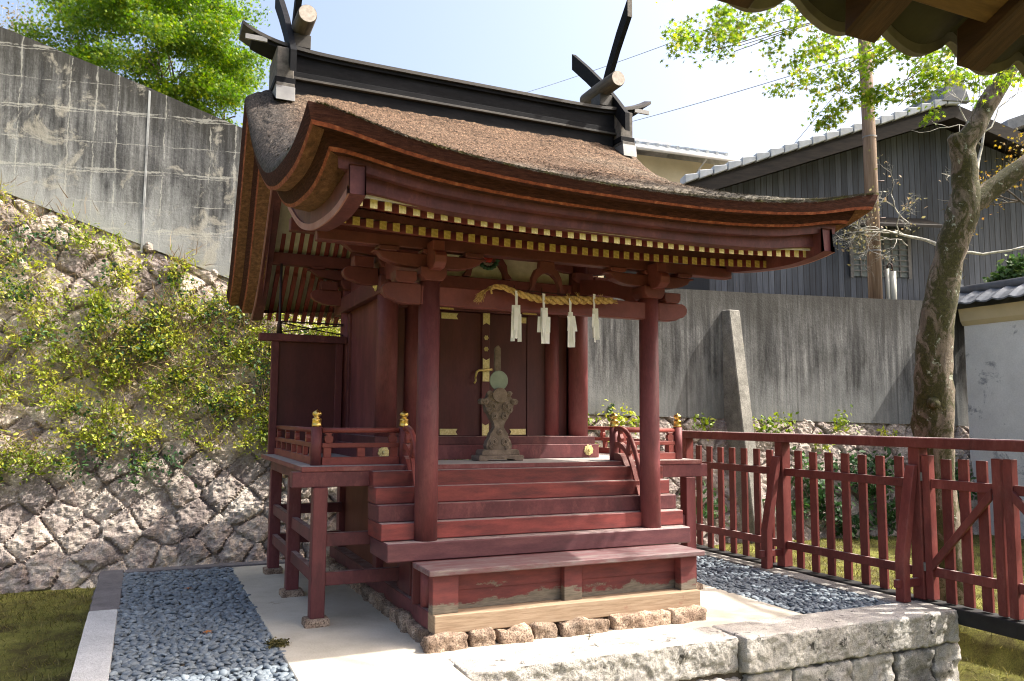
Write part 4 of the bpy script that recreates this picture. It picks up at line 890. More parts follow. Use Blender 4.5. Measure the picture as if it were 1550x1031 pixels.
for side in (-1, 1):
    t, z, dn = verge_frames(side); n = len(t)
    P = np.stack([side*x_edge(t), t, z], -1)
    c = (t-1.12)/2.43; ins = np.stack([np.full(n, -side*1.0), -c, np.zeros(n)], -1)      # proportional y inset mitres the corners
    down = np.stack([np.zeros(n), dn[:, 0], dn[:, 1]], -1)
    strip('verge_edge', P, ins, down, np.full(n, 1.68), ROWS[:9]+[(.30, .125, 2), (.305, .14, 3)])
    # barge board hanging below the verge
    q = MB(); V = []
    tt = np.clip(t, -1.10, 3.36); zz = np.interp(tt, t, z)
    for xo in (-side*.065, side*.03):
        for d_ in (.19, .37):
            for k in range(n):
                V.append((side*1.815+xo, tt[k]+dn[k, 0]*d_, zz[k]+dn[k, 1]*d_-.0))
    g = lambda a, b, k: (a*2+b)*n+k
    F = []
    for k in range(n-1):
        F += [(g(0, 0, k), g(0, 0, k+1), g(0, 1, k+1), g(0, 1, k)), (g(1, 0, k), g(1, 1, k), g(1, 1, k+1), g(1, 0, k+1)), (g(0, 1, k), g(0, 1, k+1), g(1, 1, k+1), g(1, 1, k)), (g(0, 0, k), g(1, 0, k), g(1, 0, k+1), g(0, 0, k+1))]
    F += [(g(0, 0, 0), g(0, 1, 0), g(1, 1, 0), g(1, 0, 0)), (g(0, 0, n-1), g(1, 0, n-1), g(1, 1, n-1), g(0, 1, n-1))]
    bb_ = MB().add(V, F).build('barge_board', 'red', S)
    # raised rib along the barge board's lower rim
    V = []
    for xo in (.0305, .042):
        for d_ in (.325, .372):
            for k in range(n): V.append((side*(1.815+xo), tt[k]+dn[k, 0]*d_, zz[k]+dn[k, 1]*d_))
    MB().add(V, F).build('barge_rib', 'rail_pale', bb_)
    # gable pendant
    gy = 1.95; gz = float(np.interp(gy, t, z))-.36
    MB().prism([(gy+a*.11, gz+b*.36) for a, b in ((-.3, 0), (.3, 0), (.5, -.15), (1, -.3), (.85, -.55), (.4, -.6), (.45, -.8), (0, -1), (-.45, -.8), (-.4, -.6), (-.85, -.55), (-1, -.3), (-.5, -.15))], 'x', side*1.80-.02, side*1.80+.02).build('gable_pendant', 'pendant', S, .004)
    # gable wall boards inside
    MB().prism([(1.2, 3.0), (2.7, 3.0), (2.3, 3.72), (1.95, 4.0), (1.6, 3.75)], 'x', side*.955-.015, side*.955+.015).build('gable_wall', 'red_dark', S)
# rafters, soffit boards
def soffit(name, pts, x=1.80):
    mb = MB()
    for k in range(len(pts)-1):
        (y0, z0), (y1, z1) = pts[k], pts[k+1]
        mb.prism([(y0, z0), (y1, z1), (y1, z1+.02), (y0, z0+.02)], 'x', -x, x)
    return mb.build(name, 'soffit', S)
def curve_x(x): return .055*(abs(x)/1.75)**2.2
def bend(me, f):
    co = np.empty(len(me.vertices)*3, np.float32); me.vertices.foreach_get('co', co); co = co.reshape(-1, 3); co[:, 2] += f(co); me.vertices.foreach_set('co', co.ravel()); me.update()
def soffit_curved(pts, name='soffit_board'):
    n = 25; xs = np.linspace(-1.79, 1.79, n); V = []; F = []
    for x in xs:
        for (y, z, cw) in pts: V.append((x, y, z+cw*curve_x(x)))
        for (y, z, cw) in pts[::-1]: V.append((x, y, z+.02+cw*curve_x(x)))
    k = 2*len(pts)
    for i in range(n-1):
        for j in range(k): F.append((i*k+j, i*k+(j+1) % k, (i+1)*k+(j+1) % k, (i+1)*k+j))
    return MB().add(V, F).build(name, 'soffit', S)
soffit_curved([(-.99, 2.740, 1), (-.42, 2.890, 1)]); soffit_curved([(-.39, 2.778, 1), (PY, 2.875, .4), (1.25, 3.21, 0), (1.93, 3.95, 0)]); soffit_curved([(1.95, 3.95, 0), (2.67, 3.20, 0), (3.42, 2.585, 1)])
def rafter(name, pts, w, h, cap=None):
    """pts: bottom line in (y,z) from the eave end inwards"""
    mb = MB()
    for k in range(len(pts)-1):
        (y0, z0), (y1, z1) = pts[k], pts[k+1]; mb.prism([(y0, z0), (y1, z1), (y1, z1+h), (y0, z0+h)], 'x', -w/2, w/2)
    me = mb.mesh(name, .002); me.materials.append(MAT['rafter_red']); cm = None
    if cap:
        (y0, z0) = pts[0]; cm = MB().box(-w/2-.001, w/2+.001, y0-.005, y0-.0005, z0, z0+h).mesh('gilt_cap', .001); cm.materials.append(MAT[cap])
    return me, cm
r1, c1 = rafter('flying_rafter', [(-.94, 2.697), (-.40, 2.836)], .043, .056, 'gilt_pale')
r2, c2 = rafter('base_rafter', [(-.50, 2.696), (PY, 2.820), (1.23, 3.155), (1.90, 3.90)], .045, .056, 'gilt_plate')
r3, _ = rafter('rear_rafter', [(3.12, 2.775), (2.67, 3.145), (2.0, 3.88)], .043, .056)
r4, _ = rafter('rear_flying_rafter', [(3.44, 2.49), (2.90, 2.915)], .043, .056)
for k in range(40):
    x = -1.745+.0895*k
    for me, cm, nm in ((r1, c1, 'flying_rafter'), (r2, c2, 'base_rafter'), (r3, None, 'rear_rafter'), (r4, None, 'rear_flying_rafter')):
        if nm.startswith('rear') and abs(x) < .85: continue
        o = bpy.data.objects.new(nm, me); COL.objects.link(o); o.parent = S; o.matrix_parent_inverse = Matrix.Translation(-S.location); o.location = (x, 0, curve_x(x) if nm != 'base_rafter' else curve_x(x)*.9)
        if cm is not None:
            c = bpy.data.objects.new('gilt_cap', cm); COL.objects.link(c); c.parent = o
# kioi strip that carries the flying rafters
n = 25; V = []; F = []
for x in np.linspace(-1.8, 1.8, n):
    for (y, z) in ((-.465, 2.757), (-.40, 2.774), (-.40, 2.825), (-.465, 2.812)): V.append((x, y, z+curve_x(x)))
for i in range(n-1):
    for j in range(4): F.append((i*4+j, i*4+(j+1) % 4, (i+1)*4+(j+1) % 4, (i+1)*4+j))
MB().add(V, F).build('eave_batten', 'red', S)
# ridge
box('ridge_core', 'black', S, -1.72, 1.72, 1.82, 2.08, 4.40, 4.605, .004)
box('ridge_strip', 'ridge_cap', S, -1.755, 1.755, 1.785, 2.115, 4.6055, 4.63, .004); box('ridge_strip', 'black', S, -1.735, 1.735, 1.80, 2.10, 4.6305, 4.685, .004)
box('ridge_box', 'black', S, -1.745, 1.745, 1.83, 2.07, 4.6855, 4.862, .004)
n = 60; V = []; F = []
for x in np.linspace(-2.195, 2.195, n):
    s = .17*(abs(x)/2.195)**8
    for (y, z) in ((1.775, 4.863), (2.125, 4.863), (2.125, 4.895), (1.99, 4.945), (1.91, 4.945), (1.775, 4.895)): V.append((x, y, z+s))
for i in range(n-1):
    for j in range(6): F.append((i*6+j, i*6+(j+1) % 6, (i+1)*6+(j+1) % 6, (i+1)*6+j))
F += [tuple(range(5, -1, -1)), tuple(range((n-1)*6, n*6))]
MB().add(V, F).build('ridge_cap', 'ridge_cap', S)
n = 60; V = []; F = []
for x in np.linspace(-2.10, 2.10, n):
    s = .17*(abs(x)/2.195)**8
    for (y, z) in ((1.80, 4.83), (2.10, 4.83), (2.10, 4.8625), (1.80, 4.8625)): V.append((x, y, z+s))
for i in range(n-1):
    for j in range(4): F.append((i*4+j, i*4+(j+1) % 4, (i+1)*4+(j+1) % 4, (i+1)*4+j))
F += [(3, 2, 1, 0), tuple(range((n-1)*4, n*4))]
MB().add(V, F).build('ridge_strip', 'black', S)
for sx in (-1, 1):
    a, b = sorted((sx*1.7455, sx*1.90))
    box('ridge_end_block', 'greywood', S, a, b, 1.70, 2.20, 4.565, 4.855, .006)
    box('ridge_end_block', 'black', S, a-.012, b+.012, 1.68, 2.22, 4.505, 4.5645, .004); box('ridge_end_block', 'greywood', S, a-.004, b+.004, 1.66, 2.24, 4.47, 4.5045, .004)
    MB().prism([(1.63, 4.33), (1.95, 4.52), (2.27, 4.33), (2.25, 4.4695), (1.65, 4.4695)], 'x', a-.008, b+.008).build('ridge_end_block', 'metal_sheet', S, .004)
    pl = MB().prism([(1.7765, 4.905), (1.80, 4.905), (1.80, 4.95), (1.7765, 4.95)], 'x', *sorted((sx*1.98, sx*2.17))).build('ridge_end_plate', 'metal_sheet', S)
    lg = MB().tube([(sx*1.655, 1.60, 5.165), (sx*1.655, 1.62, 5.165), (sx*1.655, 1.95, 5.165), (sx*1.655, 2.30, 5.165)], [.084, .088, .092, .085], 24).build('billet_log', 'log', S)
    MB().tube([(sx*1.655, 1.5985, 5.165), (sx*1.655, 1.5945, 5.165)], .080, 24).build('log_end', 'log_end', lg)
    MB().box(sx*1.655-.08, sx*1.655+.08, 1.85, 2.05, 4.95, 5.08).build('log_saddle', 'ridge_cap', S, .004)
    # crossed finials
    def finial(P, x0, x1, w=.10):
        mb = MB(); P = np.array(P)
        for k in range(len(P)-1):
            mb.prism([(P[k][0], P[k][1]-w), (P[k+1][0], P[k+1][1]-w), (P[k+1][0], P[k+1][1]+w), (P[k][0], P[k][1]+w)], 'x', x0, x1)
        return mb
    a, b = sorted((sx*1.74, sx*1.795))
    fa = finial([(1.60, 4.70), (1.78, 4.90), (2.10, 5.24), (2.45, 5.56), (2.80, 5.86)], a, b).build('crossed_finial', 'black', S)
    a, b = sorted((sx*1.68, sx*1.735))
    fb = finial([(2.28, 4.74), (2.10, 4.98), (1.90, 5.30), (1.68, 5.62), (1.45, 5.90)], a, b).build('crossed_finial', 'black', S)
    MB().box(a-.001, b+.001, 1.442, 1.4485, 5.80, 6.0).build('finial_tip', 'greywood', fb)

# ------------------------------------------------------------------ things on the shrine
def seq(P, n):
    P = np.array(P, float); out = []
    for q in np.linspace(0, len(P)-1, n):
        i = min(int(q), len(P)-2); u = q-i; p = [P[max(0, min(len(P)-1, j))] for j in (i-1, i, i+1, i+2)]
        out.append(.5*((2*p[1])+(-p[0]+p[2])*u+(2*p[0]-5*p[1]+4*p[2]-p[3])*u*u+(-p[0]+3*p[1]-3*p[2]+p[3])*u**3))
    return np.array(out)
ry = -.095
rope = empty('straw_rope', (0, ry, 2.43), 'twisted straw rope with a frayed tassel hung across the shrine front', 'rope')
path = seq([(-.545, ry, 2.466), (-.48, ry, 2.482), (-.41, ry, 2.476), (-.33, ry, 2.45), (-.22, ry, 2.425), (-.10, ry, 2.410), (.07, ry, 2.415), (.25, ry, 2.428), (.52, ry, 2.440)], 90)
mb = MB(); arc = np.concatenate([[0], np.cumsum(np.linalg.norm(np.diff(path, axis=0), axis=1))])
rad = np.interp(arc, [0, .1, .35, .6, .9, arc[-1]], [.012, .016, .021, .026, .024, .019])
for ph in (0, 2*math.pi/3, 4*math.pi/3):
    a = arc/.20*2*math.pi+ph
    q = path+np.stack([np.zeros(90), np.cos(a)*rad*.80, np.sin(a)*rad*.80], -1); mb.tube(q, list(rad*.66), 8)
mb.build('rope_strands', 'straw', rope)
mb = MB()
for k in range(46):
    p = np.array(path[0]); e = p+np.array([-.06-.06*RNG.random(), .02*RNG.normal(), -.07-.05*RNG.random()]); m_ = (p+e)/2+np.array([-.012, 0, .012])
    mb.tube([p+RNG.normal(size=3)*.004, m_+RNG.normal(size=3)*.004, e+RNG.normal(size=3)*.008], [.0022, .002, .0012], 4)
mb.tube([path[1]+np.array([.012, -.014, .01]), path[1]+np.array([.0, -.03, -.02]), path[1]+np.array([.01, -.02, -.045])], .008, 6)
mb.build('rope_tassel', 'straw', rope)
mb = MB()
for k in range(30):
    p = np.array(path[-1]); mb.tube([p+RNG.normal(size=3)*.008, p+np.array([.02+.02*RNG.random(), 0, 0])+RNG.normal(size=3)*.010], .002, 4)
for i in (70, 76, 84):
    for k in range(5): p = path[i]+np.array([0, -.01, .018]); mb.tube([p, p+np.array([.02*RNG.normal(), -.005, .03+.015*RNG.random()])], .0018, 4)
mb.build('rope_end', 'straw', rope)
mb = MB().tube([(-.36, ry+.01, 2.475), (-.1, ry+.01, 2.468), (.3, ry+.01, 2.462)], .004, 6)
for x in (-.335, -.10, .12): mb.tube([(x, ry+.01, 2.44), (x, ry+.01, 2.505)], .0035, 6)
mb.build('hanging_wire', 'iron', rope)
def shide(x, zt, label, folds, seed, lean=0.0, strap=.115):
    r = random.Random(seed); mb = MB(); y = ry-.030
    def sheet(x0, x1, z0, z1, yy, sh=0):
        k_ = .014*(1 if len(mb.v) % 16 else -1); V = [(x0+sh, yy+k_, z0), (x1+sh, yy-k_, z0), (x1, yy-k_*.6, z1), (x0, yy+k_*.6, z1)]; V += [(a, b+.0012, c) for a, b, c in V]
        mb.add(V, [(3, 2, 1, 0), (4, 5, 6, 7), (0, 1, 5, 4), (1, 2, 6, 5), (2, 3, 7, 6), (3, 0, 4, 7)])
    sheet(x-.016, x+.016, zt-strap, zt, y)
    for i, (dx0, dx1, za, zb, dy, sh) in enumerate(folds): sheet(x+dx0, x+dx1, zt-zb, zt-za, y-.004-dy*.004, sh)
    o = mb.build('paper_streamer', 'paper'); tag(o, label, 'paper streamer', 'white paper streamers on the straw rope')
shide(-.333, 2.458, 'wide white folded paper streamer, leftmost on the straw rope', [(-.036, .026, .11, .22, 0, 0), (-.048, .034, .165, .36, 1, -.004), (-.042, -.02, .20, .386, 2, -.004), (-.015, .012, .17, .365, 2.5, -.006), (.010, .030, .18, .388, 3, 0), (-.030, .022, .13, .30, 3.5, -.003)], 1)
shide(-.102, 2.452, 'white folded paper streamer with ragged wide middle, second from the left', [(-.024, .026, .11, .22, 0, 0), (-.036, .036, .15, .27, 1, 0), (-.052, .046, .18, .30, 2, -.004), (-.034, .048, .20, .385, 3, 0), (-.03, -.006, .25, .388, 3.5, .006), (-.028, .024, .13, .33, 4, .002)], 2)
shide(.128, 2.432, 'white paper streamer flaring like a skirt, third from the left', [(-.018, .016, .11, .24, 0, 0), (-.030, .028, .15, .26, 1, -.010), (-.030, .030, .14, .26, 2, .018), (-.034, -.004, .20, .385, 3, -.006), (-.012, .028, .20, .385, 3.5, -.004), (.004, .034, .22, .34, 4, .006)], 3, strap=.13)
shide(.342, 2.480, 'narrow white paper streamer, rightmost on the rope', [(-.012, .028, .115, .24, 0, 0), (-.028, .016, .16, .27, 1, -.006), (-.016, .030, .20, .35, 2, .004), (-.022, .008, .26, .385, 3, .004), (-.004, .026, .26, .365, 3.5, .002)], 4)
ms = empty('mirror_stand', (-.27, .36, 1.1355), 'carved wooden stand holding a small round bronze mirror before the shrine door', 'mirror stand')
mx, my, mz = -.27, .36, 1.136
mb = MB().prism([(mx-.19, mz), (mx-.12, mz), (mx-.11, mz+.012), (mx-.06, mz+.016), (mx+.06, mz+.016), (mx+.11, mz+.012), (mx+.12, mz), (mx+.19, mz), (mx+.195, mz+.028), (mx+.19, mz+.045), (mx-.19, mz+.045), (mx-.195, mz+.028)], 'y', my-.09, my+.09)
mb.prism([(mx-.165, mz+.0455), (mx+.165, mz+.0455), (mx+.16, mz+.075), (mx+.15, mz+.09), (mx-.15, mz+.09), (mx-.16, mz+.075)], 'y', my-.075, my+.075)
mb.build('stand_base', 'carved', ms, .004)
out = [(.105, .091), (.112, .12), (.10, .16), (.082, .19), (.075, .22), (.055, .245), (.040, .27), (.045, .30), (.055, .32), (.075, .345), (.088, .375), (.11, .40), (.118, .43), (.125, .455), (.155, .46), (.165, .485), (.15, .505), (.12, .50), (.10, .52), (.09, .55), (.07, .565), (.05, .56)]
mb = MB().prism([(mx+a, mz+b) for a, b in out]+[(mx-a, mz+b) for a, b in out[::-1]], 'y', my-.035, my+.035)
for (a, b, r) in ((.06, .44, .038), (-.06, .44, .038), (.045, .36, .03), (-.045, .36, .03), (.05, .15, .034), (-.05, .15, .034), (.12, .48, .022), (-.12, .48, .022), (0, .23, .02), (.09, .41, .022), (-.09, .41, .022), (.085, .545, .02), (-.085, .545, .02), (.07, .11, .02), (-.07, .11, .02)):
    t = np.linspace(0, 4.4*math.pi, 34); rr = r*(1-.7*t/t[-1]); sg = 1 if a >= 0 else -1
    mb.tube([(mx+a+sg*rr[i]*math.cos(t[i]), my-.038-.006*i/34, mz+b+rr[i]*math.sin(t[i])) for i in range(34)], .0075, 6)
dsc = [(.062*math.cos(q), .062*math.sin(q)) for q in np.linspace(0, 2*math.pi, 28, endpoint=False)]
mb.prism([(mx-.005+a, mz+.535+b*.95) for a, b in dsc], 'y', my-.062, my-.036)
mb.build('carved_body', 'carved', ms, .003)
MB().prism([(mx+a*1.28, mz+.655+b*1.32) for a, b in dsc], 'y', my-.02, my-.008).build('round_mirror', 'mirror', ms, .002)
MB().prism([(mx-.028, mz+.70), (mx+.022, mz+.70), (mx+.022, 2.06), (mx, 2.085), (mx-.028, 2.06)], 'y', my+.0, my+.03).build('upright_rod', 'carved', ms, .002)

for c_ in list(ms.children):
    c_.data.transform(Matrix.Translation((-.06, .84, 1.136)) @ Matrix.Diagonal((1.08, 1.0, 1.05, 1)) @ Matrix.Translation((.27, -.36, -1.136)))
ms.location = (-.06, .84, 1.1355)
for c_ in ms.children: c_.matrix_parent_inverse = Matrix.Translation(-ms.location)

tw = MB(); pts_ = [(-1.28, -.78), (-1.2, -.92), (-1.08, -1.02), (-.98, -1.05), (-.86, -1.03)]
def ont(x, y, d=.012): return (x, y, float(z_roof(np.array(x), np.array(y)))+d)
tw.tube([ont(*p) for p in pts_], [.004, .006, .007, .006, .003], 6).tube([ont(-1.02, -1.04), ont(-1.10, -.90, .02), ont(-1.16, -.80, .03)], [.005, .004, .002], 5).tube([ont(-1.18, -.94), ont(-1.05, -.86, .03)], [.004, .002], 5)
tag(tw.build('fallen_twig', 'lichen_bark'), 'pale fallen twig lying on the thatch near the front eave', 'twig')
sg = MB().tube([(-.02, -.66, 0), (-.015, -.66, .03), (-.02, -.665, .05)], [.004, .003, .002], 5).tube([(-.015, -.66, .02), (.02, -.67, .03)], [.003, .001], 5).tube([(-.015, -.66, .02), (-.05, -.65, .025)], [.003, .001], 5)
tag(sg.build('fallen_twig', 'bark_far'), 'tiny dark sprig on the white paving before the bench', 'twig')

# ------------------------------------------------------------------ red fence with gate
FX = 3.16
fen = empty('picket_fence', (FX, 1.0, 0), 'dark red wooden picket fence with a top rail and sloping props beside the platform', 'fence')
box('sill', 'fence_sill', fen, FX-.075, FX+.075, -3.9, 2.75, -.10, .022, .006)
box('top_rail', 'fence', fen, FX-.085, FX+.085, -3.9, 2.75, 1.275, 1.362, .008)
posts = [2.50, .89, -.72, -2.33, -3.85]
for y in posts: box('post', 'fence', fen, FX-.055, FX+.055, y-.055, y+.055, .0225, 1.2745, .005)
def pick_me():
    return MB().box(-.014, .014, -.043, .043, .03, 1.19).mesh('picket', .003)
pme = pick_me(); pme.materials.append(MAT['fence'])
def pickets(y0, y1, n, parent):
    for k in range(n):
        o = bpy.data.objects.new('picket', pme); COL.objects.link(o); o.parent = parent; o.matrix_parent_inverse = Matrix.Translation(-parent.location)
        o.location = (FX+.017, y0+(y1-y0)*(k+.75)/(n+.5), RNG.uniform(-.004, .004))
for (a, b) in ((.89, 2.50), (-.72, .89), (-3.85, -2.33)):
    for z in (.935, .205): box('rail', 'fence', fen, FX-.028, FX+.002, a+.056, b-.056, z, z+.075, .004)
    pickets(a+.055, b-.055, 7, fen)
for y in posts[1:3]+posts[3:4]:
    MB().prism([(2.885, .016), (2.965, .016), (2.965, .34), (3.085, 1.00), (3.104, 1.13), (3.06, 1.13), (3.03, 1.02), (2.895, .40)], 'y', y-.045, y+.045).build('prop', 'fence', fen, .005)
    box('prop_tie', 'fence', fen, 2.84, FX-.0555, y-.02, y+.02, .13, .195, .003)
for k, (a, b, hy) in enumerate(((-1.475, -.785, -.785), (-2.27, -1.495, -2.27))):
    g = empty('wooden_gate', (FX, hy, .03), 'closed red gate leaf with a diagonal brace in the picket fence' if k == 0 else 'second red gate leaf, cut off by the right edge of the photo', 'gate', 'gate leaves in the red fence')
    for y in (a+.036, b-.036): box('stile', 'fence', g, FX-.045, FX+.03, y-.035, y+.035, .035, 1.215, .005)
    for z in (.945, .225): box('rail', 'fence', g, FX-.030, FX+.002, a+.0715, b-.0715, z, z+.075, .004)
    pickets(a+.07, b-.07, 3, g)
    ya, yb = (b-.075, a+.075) if k == 0 else (a+.075, b-.075)
    MB().bar((FX-.046, ya, .33), (FX-.046, yb, .93), .03, .075, up=(1, 0, 0)).build('brace', 'fence', g, .004) if False else MB().prism([(ya, .27), (ya, .36), (yb, .985), (yb, .895)], 'x', FX-.0605, FX-.031).build('brace', 'fence', g, .004)
    for z in (1.0, .26): MB().box(FX-.052, FX-.0455, hy-.010, hy+.010, z, z+.07).build('hinge', 'metal_sheet', g, .002)

# ------------------------------------------------------------------ retaining wall: stone below, concrete above
wu = Vector((1, -.1, 0)).normalized(); wn_ = Vector((-.1, -1, WB)).normalized(); wv = wn_.cross(wu)
if wv.z < 0: wv = -wv
WO = Vector((0, WK, 0)); WM = Matrix(((wu.x, wv.x, wn_.x, WO.x), (wu.y, wv.y, wn_.y, WO.y), (wu.z, wv.z, wn_.z, WO.z), (0, 0, 0, 1)))
def wl(X, Z):
    p = np.array([X, WK-.1*X+WB*Z, Z])-np.array(WO); return float(p@np.array(wu)), float(p@np.array(wv))
bnd = [wl(*q) for q in ((-16, 8.4), (-4.54, 4.23), (-1.93, 3.28), (2.71, 1.62), (4.91, 1.57), (9.65, 1.48))]
topl = [wl(*q) for q in ((-16, 10.6), (-4.75, 6.44), (-1.79, 5.37), (3.25, 3.48), (6.05, 3.50), (10.4, 3.62))]
S0, S1 = -10.0, 9.75
sb = lambda s: np.interp(s, [p[0] for p in bnd], [p[1] for p in bnd]); stp = lambda s: np.interp(s, [p[0] for p in topl], [p[1] for p in topl])
wall = empty('retaining_wall', (0, 3.94, -.3), 'tall retaining wall of mossy diagonal stonework topped by stained concrete behind the shrine', 'wall')
def to_wall(o):
    o.matrix_parent_inverse = Matrix.Translation(-world_loc(o.parent)); o.matrix_basis = WM; return o
ns, nt_ = 980, 300
sv = np.linspace(S0, S1, ns); tv_ = np.linspace(0, 1, nt_)
SS = np.tile(sv[:, None], (1, nt_)); TT = -.75+tv_[None, :]*(sb(sv)[:, None]+.75)
# cells: diamond-laid stones
cell = .345; ca, sa = math.cos(math.radians(43)), math.sin(math.radians(43))
ii, jj = np.meshgrid(np.arange(-40, 40), np.arange(-40, 40), indexing='ij')
jit = np.stack([_hash(ii, jj, ii*0+1), _hash(ii, jj, ii*0+2)], -1)-.5
gxy = np.stack([ii+.46*jit[..., 0]+(jj % 2)*.15, jj*.92+.46*jit[..., 1]], -1).reshape(-1, 2)*cell
seeds = np.stack([gxy[:, 0]*ca-gxy[:, 1]*sa, gxy[:, 0]*sa+gxy[:, 1]*ca], -1)
seeds = seeds[(seeds[:, 0] > S0-1) & (seeds[:, 0] < S1+1) & (seeds[:, 1] > -1.8) & (seeds[:, 1] < 8)]
wx = SS+.035*fbm(np.stack([SS*3, TT*3, SS*0], -1), 3); wy2 = TT+.035*fbm(np.stack([SS*3, TT*3, SS*0+9], -1), 3)
F1 = np.full(SS.shape, 9.); F2 = np.full(SS.shape, 9.); ID = np.zeros(SS.shape, int)
for c0 in range(0, ns, 20):
    sl = slice(c0, min(ns, c0+20)); near = np.where((seeds[:, 0] > sv[sl][0]-1.0) & (seeds[:, 0] < sv[sl][-1]+1.0))[0]
    d = np.abs(wx[sl][..., None]-seeds[near, 0])**1.15+np.abs(wy2[sl][..., None]-seeds[near, 1])**1.15
    d = np.hypot(wx[sl][..., None]-seeds[near, 0], wy2[sl][..., None]-seeds[near, 1])
    o_ = np.argpartition(d, 2, axis=-1)[..., :2]; dd = np.take_along_axis(d, o_, -1); sw = dd[..., 0] > dd[..., 1]
    F1[sl] = dd.min(-1); F2[sl] = dd.max(-1); ID[sl] = near[np.where(sw, o_[..., 1], o_[..., 0])]
gap = F2-F1; r0 = _hash(ID, ID*0+3, ID*0); r1_ = _hash(ID, ID*0+4, ID*0)-.5; r2_ = _hash(ID, ID*0+5, ID*0)-.5
gn = gap+.020*fbm(np.stack([SS*14, TT*14, SS*0+4], -1), 3); face = .75*sstep(.0, .026, gn)+.25*sstep(.0, .12, gn)
H = face*(.046+.035*r0)+face*((wx-seeds[ID, 0])*r1_*.24+(wy2-seeds[ID, 1])*r2_*.24)
H += face*.026*fbm(np.stack([SS*5, TT*5, SS*0+ID*1.7], -1), 5)+.012*fbm(np.stack([SS*26, TT*26, SS*0], -1), 4)
me = np_mesh('stone_facing', np.stack([SS, TT, H-.10], -1).reshape(-1, 3), grid_faces(ns, nt_), False)
a = me.attributes.new('rnd', 'FLOAT', 'POINT'); a.data.foreach_set('value', (_hash(ID, ID*0+8, ID*0)*np.where(SS > 2.2, .42, 1)).astype(np.float32).ravel())  # right-hand stones darkened in colour to stand in for shade
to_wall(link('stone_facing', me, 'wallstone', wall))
def conc_part(name, m, X0, X1, x0, y0, sl, top):
    """upright wall over the stone; plan line Y = y0 + sl (X - x0)"""
    u = Vector((1, sl, 0)).normalized(); nn = Vector((sl, -1, 0)).normalized(); O = Vector((x0, y0, 0))
    M = Matrix(((u.x, 0, nn.x, O.x), (u.y, 0, nn.y, O.y), (0, 1, 0, 0), (0, 0, 0, 1)))
    n = max(12, int((X1-X0)/.10)); k = 40; X = np.linspace(X0, X1, n); s = (X-x0)/u.x
    bz_ = np.array([float(np.interp(x, [-16, -4.54, -1.93, 2.71, 4.91, 9.65], [8.4, 4.23, 3.28, 1.62, 1.57, 1.48])) for x in X])-.06
    tz = np.interp(X, top[0], top[1]); t = np.linspace(0, 1, k)
    A = np.tile(s[:, None], (1, k)); Bz = bz_[:, None]+t[None, :]*(tz-bz_)[:, None]
    ff = np.stack([A, Bz, .008*fbm(np.stack([A*1.2, Bz*1.2, A*0], -1), 4)], -1)
    back = np.stack([s, tz, np.full(n, -.32)], -1)
    V = np.concatenate([ff, back[:, None, :]], 1); hr = np.concatenate([np.tile(t, (n, 1)), np.ones((n, 1))], 1)
    o = link(name, np_mesh(name, V.reshape(-1, 3), grid_faces(n, k+1), False, None, {'hrel': hr}), m, wall)
    o.matrix_parent_inverse = Matrix.Translation(-world_loc(wall)); o.matrix_basis = M; return o
conc_part('concrete_upper', 'conc_old', -10.5, 2.71, 2.71, 4.128, -.1934, ([-16, -4.66, -3.48, -1.84, 2.82], [9.9, 6.20, 5.79, 5.18, 3.44]))
conc_part('concrete_upper', 'conc', 2.71, 9.75, 2.71, 4.128, -.105, ([2.71, 3.02, 5.64, 8.66, 9.71], [3.47, 3.38, 3.40, 3.45, 3.49]))
MB().add([(-2.977, 5.222, 3.5), (-2.953, 5.217, 3.5), (-2.953, 5.217, 5.56), (-2.977, 5.222, 5.57), (-2.985, 5.26, 3.5), (-2.945, 5.26, 3.5), (-2.945, 5.26, 5.56), (-2.985, 5.26, 5.57)], [(3, 2, 1, 0), (4, 5, 6, 7), (0, 1, 5, 4), (1, 2, 6, 5), (2, 3, 7, 6), (3, 0, 4, 7)]).build('joint_strip', 'joint', wall)
# leaning concrete buttress
V = []
for X in (4.86, 5.06):
    for (z, y) in ((3.12, 4.0), (3.10, 3.74), (-.5, 3.22), (-.5, 4.0)): V.append((X, y, z))
MB().add(V, [(0, 1, 2, 3), (7, 6, 5, 4), (0, 4, 5, 1), (1, 5, 6, 2), (2, 6, 7, 3), (3, 7, 4, 0)]).build('buttress', 'conc_plain', wall, .012)

def wpt(s, t, h):   # local wall frame -> world, arrays
    return np.array(WO)+np.multiply.outer(s, np.array(wu))+np.multiply.outer(t, np.array(wv))+np.multiply.outer(h, np.array(wn_))
